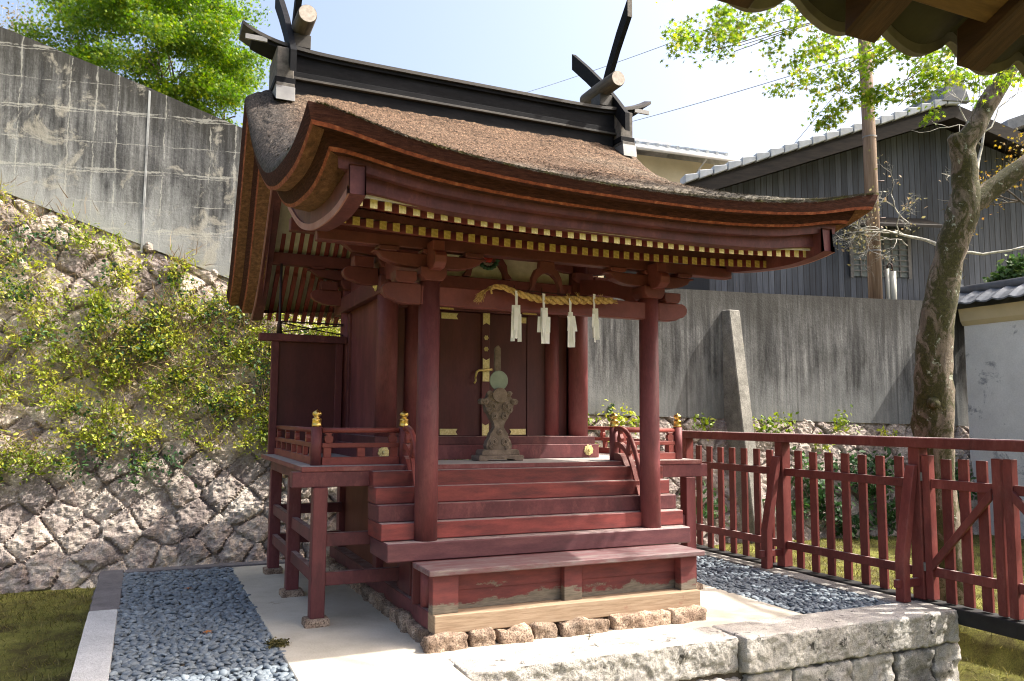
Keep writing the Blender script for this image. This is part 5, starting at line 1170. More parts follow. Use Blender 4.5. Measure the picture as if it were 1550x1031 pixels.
# creepers and weeds rooted in the wall joints
def creep(name, centers, n_each, spread, size, m, label, cat, hang=.5, shape='oval', out=.10):
    P = []; RN = []
    for (s, t, k) in centers:
        n = int(n_each*k); RN.append(np.clip(RNG.normal(RNG.uniform(.15, .85), .2, n), 0, 1)); q = np.stack([RNG.normal(size=n)*spread*k**.5, RNG.normal(size=n)*spread*.75*k**.5-np.abs(RNG.normal(size=n))*spread*hang, .04+np.abs(RNG.normal(size=n))*out], -1)
        P.append(wpt(s+q[:, 0], t+q[:, 1], q[:, 2]))
    P = np.concatenate(P); nb = np.array(wn_)*.7+np.array([0, 0, .7])
    o = leaves(name, P, RNG.uniform(.5, 1.5, len(P))*size, m, None, shape, nb/np.linalg.norm(nb), .45, np.concatenate(RN))
    return tag(o, label, cat, kind='stuff')
cen = []
jo_ = np.argwhere(gap < .03)
while len(cen) < 640:
    i_, j_ = jo_[RNG.integers(0, len(jo_))]; s, t = float(SS[i_, j_]), float(TT[i_, j_])
    if not (-7.5 < s < 1.4 and .6 < t < 5.8): continue
    X = s
    if t > sb(s)-.12: continue
    dens = float(vnoise(np.array([[s*.9, t*.9, 3.3]]))[0])*.5+.5+.25*float(sstep(1.2, 2.4, t))-.55*float(sstep(1.6, .8, t))
    if RNG.random() < dens*1.25: cen.append((s, t, RNG.uniform(.25, 1.0)))
creep('wall_creeper', cen, 85, .095, .038, 'leaf_vine', 'yellow green creepers and weeds rooted all over the sunny stone wall', 'creeper', .6)
cen2 = [(s+RNG.normal()*.1, t+RNG.normal()*.1, RNG.uniform(.4, 1.0)) for s, t, k in cen[::6]]+[(-1.6, 2.2, 1.6), (-1.4, 1.9, 1.5), (-1.9, 1.75, 1.2), (-2.9, .95, 1.0), (-2.6, 1.05, .9), (-1.1, 2.5, 1.3)]
creep('wall_ivy', cen2, 110, .13, .042, 'leaf_dark', 'dark green leafy plants among the lighter creepers on the stone wall', 'plant', .6)
P = []; RN = []
for s, t, k in cen:
    n = int(52*k); q = RNG.normal(size=(n, 2))*.085; P.append(wpt(s+q[:, 0], t+q[:, 1]+.03, np.full(n, .05))); RN.append(np.clip(RNG.normal(RNG.uniform(.3, 1), .15, n), 0, 1))
P = np.concatenate(P); n = len(P); d = np.array(wn_)*.9+RNG.normal(size=(n, 3))*.55+np.array([0, 0, -.05]); d /= np.linalg.norm(d, axis=1, keepdims=True); b_ = np.cross(d, RNG.normal(size=(n, 3))); b_ /= np.linalg.norm(b_, axis=1, keepdims=True)
tag(leaves('wall_grass', P, RNG.uniform(.05, .15, n), 'leaf_vine', shape='blade', frames=np.stack([d, b_*.8, np.cross(d, b_)], 1), rnd=np.concatenate(RN)), 'thin yellow green grass blades tufted among the creepers on the stone wall', 'grass', kind='stuff')
# dry stalks
P = []; fr_ = []
for s, t, k in cen:
    if RNG.random() < .55:
        n = 26; q = RNG.normal(size=(n, 2))*.13; P.append(wpt(s+q[:, 0], t+q[:, 1]+.05, np.full(n, .05)))
P = np.concatenate(P); n = len(P); d = np.array(wn_)*.8+RNG.normal(size=(n, 3))*.5+np.array([0, 0, .25]); d /= np.linalg.norm(d, axis=1, keepdims=True); b_ = np.cross(d, RNG.normal(size=(n, 3))); b_ /= np.linalg.norm(b_, axis=1, keepdims=True)
tag(leaves('dry_stalks', P, RNG.uniform(.10, .30, n), 'dry', shape='blade', frames=np.stack([d, b_*.35, np.cross(d, b_)], 1)), 'dry brown stalks sticking out of the stone wall between the creepers', 'stalks', kind='stuff')
cen3 = [(s, t, k) for s, t, k in ((6.05, .75, 1.3), (6.15, .45, 1.2), (6.35, .2, 1.0), (6.9, .85, .9), (7.15, .55, 1.4), (7.3, .2, 1.2), (7.4, .85, 1.0), (8.55, .75, 1.4), (8.8, .5, 1.3), (8.6, .2, 1.2), (5.6, .3, .7), (4.2, .35, .8), (6.6, .0, .9))]
creep('wall_ivy', cen3, 150, .17, .085, 'leaf_dark', 'broad green leaves hanging on the low stone wall behind the red fence', 'ivy', .5)
cen4 = [(5.45, 1.45, .9), (5.8, 1.5, .7), (6.8, 1.5, .8), (3.05, 1.55, .9), (3.4, 1.5, .7), (2.55, 1.5, .6), (4.4, 1.5, .6), (6.4, 1.2, .4), (7.6, 1.3, .5), (2.2, 1.2, .8), (2.7, 1.05, .8)]
creep('wall_weeds', cen4, 110, .12, .06, 'leaf_vine', 'bright weeds growing along the ledge under the concrete on the right', 'weeds', .3)
n = 70; q = np.linspace(0, 1, n); s0_, t0_ = wl(3.05, 1.6)
tag(leaves('climbing_vine', wpt(s0_+.03*np.sin(q*9)+RNG.normal(size=n)*.02, t0_+q*.62, np.full(n, .015)), np.linspace(.075, .02, n), 'leaf_dark', nbias=tuple(wn_), amount=.6), 'thin vine climbing the concrete just left of the right porch pillar', 'vine')

# upper terrace behind the wall
xs_t = np.linspace(-60, 60, 90); top_z = lambda X: np.interp(X, [-60, -16, -4.6, -1.86, 2.95, 5.63, 60], [11, 9.9, 6.2, 5.18, 3.44, 3.40, 3.5])-.1
ys_t = np.concatenate([[.36, 1, 2, 4, 8], np.linspace(12, 90, 12)])
V = [(X, (4.128-.1934*(X-2.71) if X < 2.71 else 4.128-.105*(X-2.71))-.06+yy, float(top_z(X))+.02*yy*0) for X in xs_t for yy in ys_t]
tag(link('upper_terrace', np_mesh('upper_terrace', V, grid_faces(len(xs_t), len(ys_t)), True), 'earth'), kind='structure')

# ------------------------------------------------------------------ white plaster wall on the right
pw = empty('plaster_wall', (9.45, 0, -.2), 'whitish plaster wall with a grey tile coping at the right edge', 'wall')
MB().box(9.30, 9.62, -9, 3.30, -.6, 3.22).build('wall_body', 'plaster', pw)
MB().prism([(9.29, 3.05), (9.24, 3.12), (9.22, 3.22), (9.20, 3.32), (9.72, 3.32), (9.70, 3.22), (9.63, 3.05)], 'y', -9, 3.32).build('cornice', 'beige', pw)
tl = MB()
y = 3.42
while y > -9:
    for side in (-1, 1):
        a = [(9.46+side*(.04+.40*q), 3.62-.22*q+.02*math.sin(q*3)) for q in np.linspace(0, 1, 5)]
        for j in range(4):
            V = []
            for yy, dz in ((y, 0.012), (y-.09, -.018), (y-.18, -.018), (y-.275, .012)):
                V += [(a[j][0], yy, a[j][1]+dz), (a[j+1][0], yy, a[j+1][1]+dz), (a[j+1][0], yy, a[j+1][1]+dz-.025), (a[j][0], yy, a[j][1]+dz-.025)]
            F = []
            for k in range(3):
                for e in range(4): F.append((k*4+e, k*4+(e+1) % 4, (k+1)*4+(e+1) % 4, (k+1)*4+e))
            F += [(3, 2, 1, 0), (12, 13, 14, 15)]; tl.add(V, F)
    y -= .27
tl.build('coping_tiles', 'tile', pw)
MB().tube([(9.46, 3.45, 3.66), (9.46, -9, 3.66)], .075, 12).build('ridge_tile', 'tile', pw)
MB().tube([(9.46, 3.47, 3.66), (9.46, 3.44, 3.66)], .12, 16).build('end_tile', 'tile', pw)
MB().prism([(9.22, 3.32), (9.70, 3.32), (9.46, 3.58)], 'y', -9, 3.38).build('coping_core', 'tile', pw)

# ------------------------------------------------------------------ far buildings
BO = Vector((10.97, 4.95, 0)); ba = math.radians(-18.4)
SCL = 16/15.
BM4 = Matrix.Translation(BO) @ Matrix.Rotation(ba, 4, 'Z')
def bz(z): return 1.5+(z-1.5)*SCL
blk = empty('black_house', (11, 8, 3.4), 'black boarded gable house with grey tiled roof behind the concrete wall', 'house')
def bld(mb, name, m, parent, bev=0):
    o = mb.build(name, m, None, bev); o.parent = parent; o.matrix_parent_inverse = Matrix.Translation(-world_loc(parent)); o.matrix_basis = BM4; return o
ap = bz(7.02); 
def rl(s): return ap-(.335*abs(s) if s < 0 else .37*s)
mb = MB().prism([(-4.6, 2.5), (2.6, 2.5), (2.6, rl(2.6)-.12), (0, ap-.12), (-4.6, rl(-4.6)-.12)], 'y', 0, 9)
hw_ = bld(mb, 'house_wall', 'charboard', blk)
rf = MB()
for s0, s1 in ((-5.2, 0), (0, 3.3)):
    rf.prism([(s0, rl(s0)), (s1, rl(s1)), (s1, rl(s1)+.10), (s0, rl(s0)+.10)], 'y', -.55, 9.3)
bld(rf, 'roof_deck', 'dark_wood', blk)
bg = MB()
for s0, s1 in ((-5.15, 0), (0, 3.25)): bg.prism([(s0, rl(s0)-.20), (s1, rl(s1)-.20), (s1, rl(s1)+.02), (s0, rl(s0)+.02)], 'y', -.60, -.552)
bld(bg, 'barge_board', 'dark_wood', blk)
tl = MB()
s = -5.25; k = 0
while s < -.02:
    z0 = rl(s)+.10; z1 = rl(s+.27)+.12
    tl.prism([(s, z0-.02), (s+.25, z1-.03), (s+.25, z1+.06), (s, z0+.14)], 'y', -.66, -.36); s += .268
bld(tl, 'edge_tiles', 'tile_silver', blk, .01)
tl = MB()
for s0, s1 in ((-5.2, 0), (0, 3.3)):
    tl.prism([(s0, rl(s0)+.101), (s1, rl(s1)+.101), (s1, rl(s1)+.16), (s0, rl(s0)+.16)], 'y', -.355, 9.3)
bld(tl, 'roof_tiles', 'tile', blk)
bld(MB().box(-.16, .16, -.5, 9.3, ap+.1, ap+.42).tube([(0, -.52, ap+.42), (0, 9.3, ap+.42)], .12, 10), 'ridge_tiles', 'tile', blk, .01)
bld(MB().prism([(-.28, ap+.08), (.28, ap+.08), (.2, ap+.35), (.12, ap+.6), (0, ap+.72), (-.12, ap+.6), (-.2, ap+.35)], 'y', -.68, -.56), 'ridge_end_tile', 'tile', blk, .01)
zc = bz(4.98)
wn = bld(MB().box(-1.80, -.70, -.03, -.004, bz(4.05), bz(4.84)), 'window', 'glass', blk)
lt = MB().box(-1.86, -.64, -.07, -.031, bz(4.84), bz(4.84)+.07).box(-1.86, -1.80, -.07, -.031, bz(4.02), bz(4.84)-.001).box(-.70, -.64, -.07, -.031, bz(4.02), bz(4.84)-.001)
for k in range(1, 7): lt.box(-1.80+1.1*k/7-.012, -1.80+1.1*k/7+.012, -.055, -.0315, bz(4.05), bz(4.83))
for k in range(1, 8): lt.box(-1.799, -.701, -.0655, -.0555, bz(4.05)+.79*SCL*k/8-.010, bz(4.05)+.79*SCL*k/8+.010)
bld(lt, 'window_lattice', 'lath', blk)
bld(MB().prism([(-.62, zc-.16), (.0, zc+.12), (.0, zc+.17), (-.62, zc-.11)], 'x', -2.05, -.30), 'window_canopy', 'dark_wood', blk)
sh = empty('low_shed', (7, 4.8, 3.4), 'low shed with a bright white sheet roof just above the concrete wall', 'shed')
V = []
def shp(u, w, z): p = BM4 @ Vector((u, w, z)); return p
MB().add([shp(-4.2, -.35, 3.62), shp(1.2, -.35, 3.62), shp(1.2, -1.0, 3.45), shp(-3.5, -1.0, 3.45), shp(-4.2, -.35, 3.66), shp(1.2, -.35, 3.66), shp(1.2, -1.0, 3.49), shp(-3.5, -1.0, 3.49)], [(3, 2, 1, 0), (4, 5, 6, 7), (0, 1, 5, 4), (1, 2, 6, 5), (2, 3, 7, 6), (3, 0, 4, 7)]).build('shed_roof', 'white_sheet', sh)
bld(MB().box(-4.0, 1.1, -.9, -.36, 2.8, 3.44), 'shed_wall', 'dark_wood', sh)
bh = empty('beige_house', (14, 19, 3.4), 'cream rendered house with silvery tiles far behind the shrine roof', 'house')
def at(u, v, d): 
    q = _R*((u-775)/1225.25)-_U*((v-515.5)/1225.25)+_F; return Vector((-2.86, -5.62, 1.5))+q*d
# coordinates worked out once from the photograph's geometry
b0 = Vector((10.7, 15.75, 0)); bdir = Vector((1, -.085, 0)).normalized(); bback = Vector((.085, 1, 0)).normalized()
def bp(s, w, z): return tuple(b0+bdir*s+bback*w+Vector((0, 0, z)))
zE = 9.93
def slab(pts): 
    V = [bp(*p) for p in pts]; return V
MB().add([bp(-3, 0, 3.3), bp(3.3, 0, 3.3), bp(3.3, 6, 3.3), bp(-3, 6, 3.3), bp(-3, 0, zE), bp(3.3, 0, zE), bp(3.3, 6, zE), bp(-3, 6, zE)], [(3, 2, 1, 0), (4, 5, 6, 7), (0, 1, 5, 4), (1, 2, 6, 5), (2, 3, 7, 6), (3, 0, 4, 7)]).build('house_wall', 'beige', bh)
MB().add([bp(-3.6, -.7, zE-.02), bp(4.1, -.7, zE-.02), bp(3.4, 3, zE+1.35), bp(-3.6, 3, zE+1.35), bp(4.1, 6.7, zE-.02), bp(-3.6, 6.7, zE-.02), bp(-3.6, -.7, zE+.10), bp(4.1, -.7, zE+.10), bp(3.4, 3, zE+1.47), bp(-3.6, 3, zE+1.47)], [(0, 1, 2, 3), (6, 7, 8, 9), (0, 1, 7, 6), (1, 2, 8, 7), (3, 2, 4, 5), (1, 4, 2)]).build('roof', 'tile_silver', bh)
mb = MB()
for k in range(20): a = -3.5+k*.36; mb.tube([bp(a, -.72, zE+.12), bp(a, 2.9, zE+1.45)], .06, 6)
mb.build('roof_tiles', 'tile_silver', bh)
MB().tube([bp(-3.6, 3, zE+1.58), bp(3.45, 3, zE+1.58)], .13, 8).build('ridge_tiles', 'tile', bh)
MB().tube([bp(-3.6, -.78, zE-.06), bp(4.1, -.78, zE-.06)], .075, 8).build('gutter', 'gutter', bh)
MB().tube([bp(2.6, -.74, zE-.08), bp(2.6, -.06, zE-.4), bp(2.6, -.06, 3.3)], .03, 8).build('downpipe', 'gutter', bh)
ph = empty('pink_house', (17, 4, 3.4), 'pink rendered house behind the lichened tree at the right edge', 'house')
p0 = Vector((14.15, 5.45, 0)); pd = Vector((.93, -.37, 0)); pb = Vector((.37, .93, 0))
def pp(s, w, z): return tuple(p0+pd*s+pb*w+Vector((0, 0, z)))
def pbox(s0, s1, w0, w1, z0, z1):
    return MB().add([pp(s0, w0, z0), pp(s1, w0, z0), pp(s1, w1, z0), pp(s0, w1, z0), pp(s0, w0, z1), pp(s1, w0, z1), pp(s1, w1, z1), pp(s0, w1, z1)], [(3, 2, 1, 0), (4, 5, 6, 7), (0, 1, 5, 4), (1, 2, 6, 5), (2, 3, 7, 6), (3, 0, 4, 7)])
MB().add([pp(0, 0, 3), pp(6, 0, 3), pp(6, 0, 9.9), pp(0, 0, 7.7), pp(0, 6, 3), pp(6, 6, 3), pp(6, 6, 9.9), pp(0, 6, 7.7)], [(0, 1, 2, 3), (7, 6, 5, 4), (0, 3, 7, 4), (3, 2, 6, 7), (1, 5, 6, 2)]).build('house_wall', 'pink', ph)
MB().add([pp(-.5, -.5, 7.62), pp(6.5, -.5, 10.15), pp(6.5, 6, 10.15), pp(-.5, 6, 7.62), pp(-.5, -.5, 7.85), pp(6.5, -.5, 10.4), pp(6.5, 6, 10.4), pp(-.5, 6, 7.85)], [(3, 2, 1, 0), (4, 5, 6, 7), (0, 1, 5, 4), (1, 2, 6, 5), (2, 3, 7, 6), (3, 0, 4, 7)]).build('roof', 'tile', ph)
pbox(-.3, 6, -.35, -.02, 5.35, 5.5).build('ledge', 'gutter', ph)
po = empty('utility_pole', (7.93, 3.95, 3.3), 'weathered brown wooden utility pole standing above the concrete wall', 'pole')
MB().tube([(8.42, 4.26, 2.9), (8.34, 4.20, 6.2), (8.20, 4.14, 9.9)], [.115, .108, .10], 20).build('pole_shaft', 'pole', po)
for z in (4.38, 6.36): MB().tube([(8.42-.025*(z-3), 4.26-.02*(z-3), z-.012), (8.42-.025*(z-3), 4.26-.02*(z-3), z+.012)], .119, 20, cap=False).build('wire_band', 'metal_sheet', po)
for z, sx in ((4.95, 1), (5.6, 1), (7.15, -1)): MB().tube([(8.37+sx*.09, 4.20, z), (8.37+sx*.26, 4.18, z+.03)], .012, 6).build('step_bolt', 'iron', po)
cd = MB().tube([(8.60, 4.16, 3.2), (8.60, 4.16, 4.08)], .032, 10); cd.build('conduit', 'conduit', po)
cd = MB().tube([(8.70, 4.14, 3.2), (8.70, 4.14, 4.04)], .058, 12); cd.build('conduit', 'conduit', po)
MB().tube([(8.60, 4.16, 4.08), (8.61, 4.16, 4.15), (8.65, 4.15, 4.19), (8.69, 4.14, 4.15), (8.70, 4.14, 4.04)], .016, 8).build('cable_loop', 'iron', po)
def wire(p0, p1, sag, label, r=.008):
    p0, p1 = np.array(p0), np.array(p1); q = np.linspace(0, 1, 24)
    mb = MB().tube([p0+(p1-p0)*t-np.array([0, 0, sag*4*t*(1-t)]) for t in q], r, 6); tag(mb.build('power_line', 'wire'), label, 'wire', 'power lines from the pole')
wire((8.25, 4.17, 7.85), (10.35, 21.5, 11.95), .12, 'lower power line running from the pole behind the shrine roof')
wire((8.21, 4.15, 9.35), (9.4, 21.8, 13.75), .12, 'upper power line from the pole, vanishing behind the right finial')
wire((8.25, 4.17, 7.75), (8.9, 7.6, 6.5), .03, 'short power line dropping from the pole to the black house roof', .006)

# ------------------------------------------------------------------ trees
def branch(mb, tips, p, d, L, r, depth, rng, spread=.6, upb=.12, nseg=5, n=7, kids=(2, 3), shrink=.72, wob=.22):
    pts = [np.array(p, float)]; d = np.array(d, float); d /= np.linalg.norm(d)
    for k in range(nseg):
        d = d+np.array([rng.normal(), rng.normal(), rng.normal()])*wob+np.array([0, 0, upb]); d /= np.linalg.norm(d); pts.append(pts[-1]+d*L/nseg)
    rr = list(np.linspace(r, r*.62, nseg+1)); mb.tube(pts, rr, n)
    if depth == 0: tips.append(pts[-1]); tips.append(pts[-2]); return
    for k in range(rng.integers(kids[0], kids[1]+1)):
        dd = d+np.array([rng.normal(), rng.normal(), rng.normal()])*spread; i = int(rng.integers(max(1, nseg-2), nseg+1))
        branch(mb, tips, pts[i], dd, L*shrink*rng.uniform(.8, 1.15), rr[i]*.72, depth-1, rng, spread, upb, max(3, nseg-1), max(4, n-1), kids, shrink, wob)
# big green maple behind the wall
rg = np.random.default_rng(5)
bt = empty('green_maple_tree', (-2.0, 17.6, 5.0), 'large bright green maple tree rising behind the concrete wall', 'tree')
mb = MB(); tips = []
mb.tube([(-2.0, 17.6, 4.6), (-2.05, 17.5, 6.2), (-2.2, 17.4, 8.0)], [.34, .28, .22], 10)
for k in range(5):
    a = 2*math.pi*k/5; branch(mb, tips, (-2.4, 17.6, 7.4+.25*k), (math.cos(a), math.sin(a)*.6+.4, 1.1), 1.9, .09, 3, rg, .55, .08)
mb.build('trunk', 'bark_far', bt)
tips = np.array(tips)
tc_ = np.array([-2.85, 17.4, 11.15]); 
cl = []; 
for k in range(150):
    d = rg.normal(size=3); d /= np.linalg.norm(d); d *= rg.uniform(.35, 1)**.5; c = tc_+d*np.array([2.55, 2.4, 2.75])*(1+.12*rg.normal())
    cl.append(c)
cl = np.array(cl); cl = cl[cl[:, 2] > 8.15+.25*np.maximum(0, -(cl[:, 0]+2.4))]
P = blob_pts(cl, rg.uniform(.40, .85, len(cl)), rg.integers(330, 640, len(cl)), .5)
leaves('crown', P, RNG.uniform(.07, .13, len(P)), 'leaf_tree', bt, 'star', (0, 0, 1), .35, np.clip(RNG.normal(.45, .22, len(P))+.10*fbm(P*.9, 2), 0, 1))
# thin pale tree at the far left
st_ = empty('bare_pale_tree', (-6.4, 19.6, 7.2), 'nearly bare tree with pale twigs and few leaves at the far left', 'tree')
mb = MB(); tips = []
mb.tube([(-6.5, 19.6, 6.0), (-6.4, 19.6, 8.4), (-6.3, 19.6, 10.2)], [.16, .13, .09], 8)
for k in range(9):
    a = 2*math.pi*k/9; branch(mb, tips, (-6.35, 19.6, 9.0+.14*k), (math.cos(a), math.sin(a)*.7, .8), 1.35, .045, 4, rg, .6, .06, 5, 5, (2, 3), .75, .25)
mb.build('trunk', 'lichen_bark', st_)
tips = np.array(tips); P = tips[rg.integers(0, len(tips), 4200)]+rg.normal(size=(4200, 3))*.16
leaves('crown', P, RNG.uniform(.05, .10, len(P)), 'leaf_sparse', st_)
# mossy maple in front of the wall on the right
fm = empty('mossy_maple_tree', (4.34, -.07, -.2), 'mossy maple trunk forking behind the red fence, its leaves overhead', 'tree')
mb = MB()
tr = seq([(4.40, -.02, -.45), (4.33, -.07, -.1), (4.25, -.08, .35), (4.17, -.09, .95), (4.11, -.14, 1.5), (4.08, -.19, 2.0), (4.10, -.25, 2.55), (4.17, -.35, 3.1), (4.26, -.45, 3.55), (4.28, -.48, 3.80)], 40)
rt_ = list(np.interp(tr[:, 2], [-.45, -.1, .35, .95, 1.5, 1.7, 2.37, 3.1, 3.5, 3.8], [.23, .185, .165, .163, .19, .178, .16, .132, .145, .11]))
mb.tube(tr, rt_, 22, amp=.10, seed=3)
t2 = seq([(4.27, -.47, 3.62), (4.25, -.48, 3.95), (4.25, -.49, 4.15), (4.33, -.55, 4.32), (4.47, -.64, 4.62), (4.60, -.72, 4.85), (4.75, -.8, 5.2), (4.7, -.95, 5.8)], 26); mb.tube(t2, list(np.interp(np.linspace(0, 1, 26), [0, .28, .38, .6, 1], [.115, .112, .098, .088, .05])), 16, amp=.12, seed=5)
mb.tube([(4.24, -.48, 4.05), (4.17, -.47, 4.24), (4.16, -.47, 4.27)], [.09, .075, .04], 12, amp=.15)
t3 = seq([(4.27, -.46, 3.55), (4.45, -.54, 3.68), (4.70, -.68, 3.90), (5.05, -.88, 4.2), (5.6, -1.15, 4.7), (6.3, -1.3, 5.3)], 26); mb.tube(t3, list(np.linspace(.112, .06, 26)), 16, amp=.12, seed=7)
mb.tube([(4.02, -.22, 1.66), (3.94, -.28, 1.68), (3.93, -.29, 1.70)], [.07, .05, .02], 10, amp=.2)
mb.build('trunk', 'bark', fm)
mb = MB(); tips = []
for (p, d, L, r) in (((4.7, -.95, 5.7), (-.9, -.1, .15), 1.9, .05), ((5.6, -1.15, 4.7), (-.1, -.9, .4), 1.8, .045), ((4.75, -.85, 5.3), (-.7, -.8, .3), 2.0, .05), ((6.3, -1.3, 5.3), (-.1, -.6, .6), 1.7, .05)):
    branch(mb, tips, p, d, L, r, 3, rg, .5, .0, 5, 7, (2, 3), .7, .18)
mb.build('branches', 'bark_far', fm)
tips = np.array(tips)
# hanging sprays seen under the near eave
spr = []
for (c, r, n) in (((1.22, -.40, 4.78), .33, 620), ((1.10, -.33, 4.95), .30, 420), ((1.50, -.52, 4.80), .27, 330), ((1.78, -.62, 4.72), .20, 170), ((2.12, -.70, 4.42), .27, 430), ((2.02, -.65, 4.28), .17, 150), ((2.42, -.78, 4.36), .25, 380), ((2.33, -.76, 4.15), .17, 150), ((2.72, -.92, 4.34), .24, 330), ((3.0, -1.02, 4.36), .23, 330), ((3.28, -1.12, 4.42), .24, 330), ((3.5, -1.22, 4.55), .25, 300), ((2.10, -.72, 4.75), .28, 250), ((2.7, -.95, 4.75), .32, 330), ((3.3, -1.2, 4.8), .35, 380), ((2.55, -.86, 4.16), .12, 70), ((3.12, -1.06, 4.18), .13, 90), ((3.62, -1.28, 4.40), .15, 90)):
    for q in range(6): spr.append(blob_pts([np.array(c)+rg.normal(size=3)*r*.85], [r*rg.uniform(.45, .85)], [int(n/5.2)], .6))
spr = np.concatenate(spr); spr = spr[spr[:, 0]+.35*RNG.normal(size=len(spr))*.3 > 1.0]
# canopy above the frame: throws the dappled shade on the right half of the steps and paving
can = []
for k in range(26):
    z = rg.uniform(5.2, 7.0); gx_ = rg.uniform(.75, 2.5); gy_ = rg.uniform(-1.75, -.45); t = z
    if gx_ < 1.2 and rg.random() < .4: continue
    can.append(np.array([gx_+t*.80, gy_-t*.31, z]))
can = np.array(can); P2 = blob_pts(can, rg.uniform(.18, .36, len(can)), rg.integers(40, 110, len(can)), .5)
P = np.concatenate([spr, P2]); 
leaves('crown', P, np.concatenate([RNG.uniform(.038, .065, len(spr)), RNG.uniform(.07, .11, len(P2))]), 'leaf_maple', fm, 'star', (0, 0, 1), .35, np.clip(RNG.normal(.5, .25, len(P)), 0, 1))
mb = MB()
for k in range(14):
    c = np.array([(1.25, -.42, 4.72), (2.2, -.72, 4.36), (2.45, -.8, 4.30), (2.75, -.95, 4.2), (3.05, -1.05, 4.2), (3.3, -1.15, 4.25), (1.55, -.6, 4.75)][k % 7])
    e = c+rg.normal(size=3)*np.array([.25, .1, .2]); q = np.array([4.65-.2*rg.random(), -.85-.2*rg.random(), 5.0+.5*rg.random()])
    mid_ = (c+q)/2+np.array([-.1, 0, .15+.1*rg.random()]); mb.tube(seq([q, mid_, c+rg.normal(size=3)*np.array([.2, .08, .12])], 12), list(np.linspace(.010, .003, 12)), 5)
mb.build('twigs', 'bark_far', fm)
# moss hairs and knots on the trunk
P = []
for i in rg.integers(8, 40, 900):
    a = rg.uniform(0, 2*math.pi); P.append(tr[i]+rt_[i]*1.03*np.array([math.cos(a), math.sin(a), 0])+np.array([0, 0, rg.normal()*.05]))
P = np.array(P); kp = vnoise(P*2.6) > .05; P = P[kp]
tag(leaves('moss', P, RNG.uniform(.02, .06, len(P)), 'moss_tuft', fm, 'blade', (0, 0, -1), .2), kind='stuff')
# lichened pale tree behind the plaster wall
lt_ = empty('lichened_tree', (8.9, 3.9, 3.4), 'gnarled pale tree covered in lichen behind the mossy trunk', 'tree')
mb = MB(); tips = []
mb.tube(seq([(9.45, 4.0, 3.30), (9.45, 3.92, 3.72), (9.5, 3.8, 3.95), (9.62, 3.65, 4.25), (9.72, 3.55, 4.65), (9.85, 3.5, 5.3), (9.95, 3.4, 5.9)], 30), list(np.linspace(.12, .035, 30)), 12, amp=.30, seed=2)
for (p, d, L, r) in (((9.72, 3.55, 4.6), (1, -.3, .5), 1.2, .032), ((9.65, 3.6, 4.35), (1, -.2, .05), 1.2, .028), ((9.7, 3.45, 5.1), (-.4, .0, .8), .5, .02), ((9.8, 3.4, 5.6), (.5, -.2, .8), 1.2, .035)):
    branch(mb, tips, p, d, L, r, 3, rg, .6, .05, 5, 6, (2, 3), .7, .25)
for (p, d, L, r) in (((8.75, 3.9, 4.62), (-1, .05, .02), .85, .016), ((8.85, 3.9, 4.85), (-.9, .05, .35), .6, .013), ((8.8, 3.9, 4.45), (-1, .1, -.10), .55, .012), ((8.3, 3.92, 4.66), (-.9, 0, .25), .45, .011), ((8.6, 3.9, 4.64), (-.6, 0, .7), .5, .011), ((8.3, 3.9, 4.66), (-1, 0, -.15), .5, .011)):
    branch(mb, tips, p, d, L, r, 4, rg, .55, .03, 5, 4, (3, 4), .6, .22)
mb.tube(seq([(9.5, 3.62, 4.35), (9.2, 3.8, 4.55), (8.75, 3.9, 4.62), (8.2, 3.92, 4.68)], 12), list(np.linspace(.04, .012, 12)), 7, amp=.15)
mb.build('trunk', 'lichen_bark', lt_)
P = np.array(tips); P = P[rg.integers(0, len(P), 260)]+rg.normal(size=(260, 3))*.08
leaves('few_leaves', P, RNG.uniform(.04, .07, len(P)), 'leaf_sparse', lt_)
yl = empty('yellowing_branch_tree', (12.0, 3.8, 3.4), 'small tree with yellowing leaves in front of the pink house', 'tree')
mb = MB(); tips = []; mb.tube([(12.0, 3.8, 3.3), (11.9, 3.7, 4.6), (11.7, 3.5, 5.5)], [.07, .055, .04], 8)
for k in range(6): a = k*1.05; branch(mb, tips, (11.75, 3.55, 5.0+.1*k), (math.cos(a), math.sin(a)*.5, .6), .8, .025, 3, rg, .55, .04, 4, 5)
mb.build('trunk', 'bark_far', yl); P = np.array(tips); P = P[rg.integers(0, len(P), 900)]+rg.normal(size=(900, 3))*.13
leaves('crown', P, RNG.uniform(.05, .085, len(P)), 'leaf_yellow', yl, 'star')
bs = empty('round_bush', (9.75, 3.1, 3.5), 'dense green bush above the plaster wall coping', 'bush')
P = blob_pts([np.array((9.95, 2.7, 3.90)), np.array((10.15, 2.4, 3.95)), np.array((9.85, 3.0, 3.78))], [.34, .32, .22], [750, 600, 350], .8)
leaves('foliage', P, RNG.uniform(.08, .13, len(P)), 'leaf_bush', bs, 'oval', (0, -.4, .9), .4)
MB().tube([(10.0, 2.7, 3.2), (10.0, 2.7, 3.9)], .03, 6).build('stem', 'bark_far', bs)

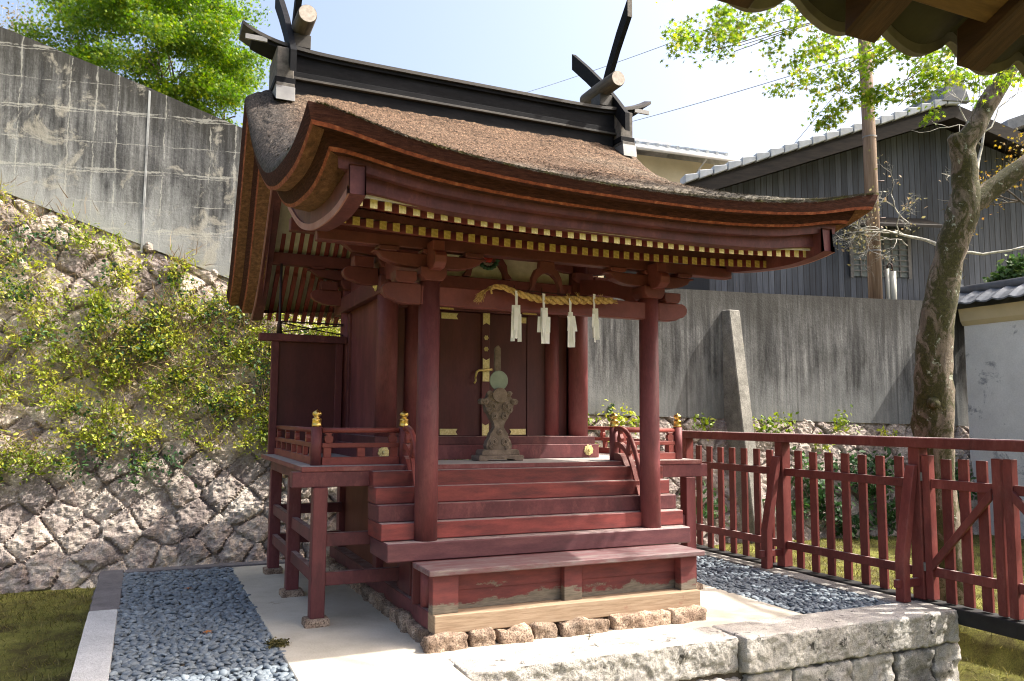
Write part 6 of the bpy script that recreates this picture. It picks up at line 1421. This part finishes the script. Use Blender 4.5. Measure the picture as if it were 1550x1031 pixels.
# ------------------------------------------------------------------ near eave of the hall the photographer stands under
he = empty('hall_eave', (-1.0, -5.2, 0), 'dark brown rafters and tiled eave of the near hall at the top right', 'eave')
EY, EZ, PT = -4.26, 2.40, .50
def ez(y): return EZ+(EY-y)*PT
for k in range(-4, 9):
    x = -1.345+.385*k; w = .062
    MB().prism([(EY-.012, EZ), (EY+.012-.03, EZ+.10), (-7.2, ez(-7.2)+.10), (-7.2, ez(-7.2))], 'x', x-w/2-.02, x+w/2+.02).build('rafter', 'rafter_wood', he, .006)
x0_, x1_ = -3.0, 2.0
for k in range(-4, 8):
    xa = -1.345+.385*k+.052; xb = xa+.385-.104
    MB().prism([(EY-.10, EZ+.045+.03), (EY-.085, EZ+.125), (EY-.155, EZ+.16), (EY-.17, EZ+.11)], 'x', xa, xb).build('batten', 'batten_wood', he, .003)
MB().prism([(EY-.10, EZ+.165), (EY-.10, EZ+.18), (-7.3, ez(-7.3)+.13), (-7.3, ez(-7.3)+.115)], 'x', -3.1, 2.2).build('eave_boards', 'dark_board', he)
# S-tiles: wavy sheet with thickness, repeated rows up the slope
def tile_row(y0, z0, y1, z1):
    n = 18*22; xs2 = np.linspace(-3.1, 2.2, n); ph = (xs2/.275+.25) % 1
    wv_ = np.where(ph < .72, -.034*np.sin(ph/.72*math.pi), .026*np.sin((ph-.72)/.28*math.pi)); V = []
    for i in range(n):
        V += [(xs2[i], y0, z0+wv_[i]), (xs2[i], y1, z1+wv_[i]), (xs2[i], y1, z1+wv_[i]+.024), (xs2[i], y0, z0+wv_[i]+.024)]
    F = []
    for i in range(n-1):
        for e in range(4): F.append((i*4+e, i*4+(e+1) % 4, (i+1)*4+(e+1) % 4, (i+1)*4+e))
    o = MB().add(V, F).build('tile_row', ['tile_under', 'tile_silver'], he, recalc=False)
    V2 = []; F2_ = []
    for i in range(n):
        zz = z0+wv_[i]; V2 += [(xs2[i], y0+.001, zz-.026), (xs2[i], y0+.022, zz-.026), (xs2[i], y0+.022, zz+.024), (xs2[i], y0+.001, zz+.024)]
    for i in range(n-1):
        for e in range(4): F2_.append((i*4+e, i*4+(e+1) % 4, (i+1)*4+(e+1) % 4, (i+1)*4+e))
    MB().add(V2, F2_).build('tile_lip', 'tile_lip', o)
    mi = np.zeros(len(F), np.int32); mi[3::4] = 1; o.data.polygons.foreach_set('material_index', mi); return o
for k in range(9):
    y0 = EY+.05-.30*k; tile_row(y0, EZ+.118+(EY-y0)*PT+.02, y0-.36, EZ+.118+(EY-y0+.36)*PT)
for x in (-4.9, 2.5): 
    MB().box(x-.09, x+.09, -6.3, -6.12, -.62, 3.4).build('eave_post', 'rafter_wood', he, .006)
MB().box(-5.2, 2.8, -6.31, -6.11, 3.20, ez(-6.2)-.002).build('eave_purlin', 'rafter_wood', he, .006)
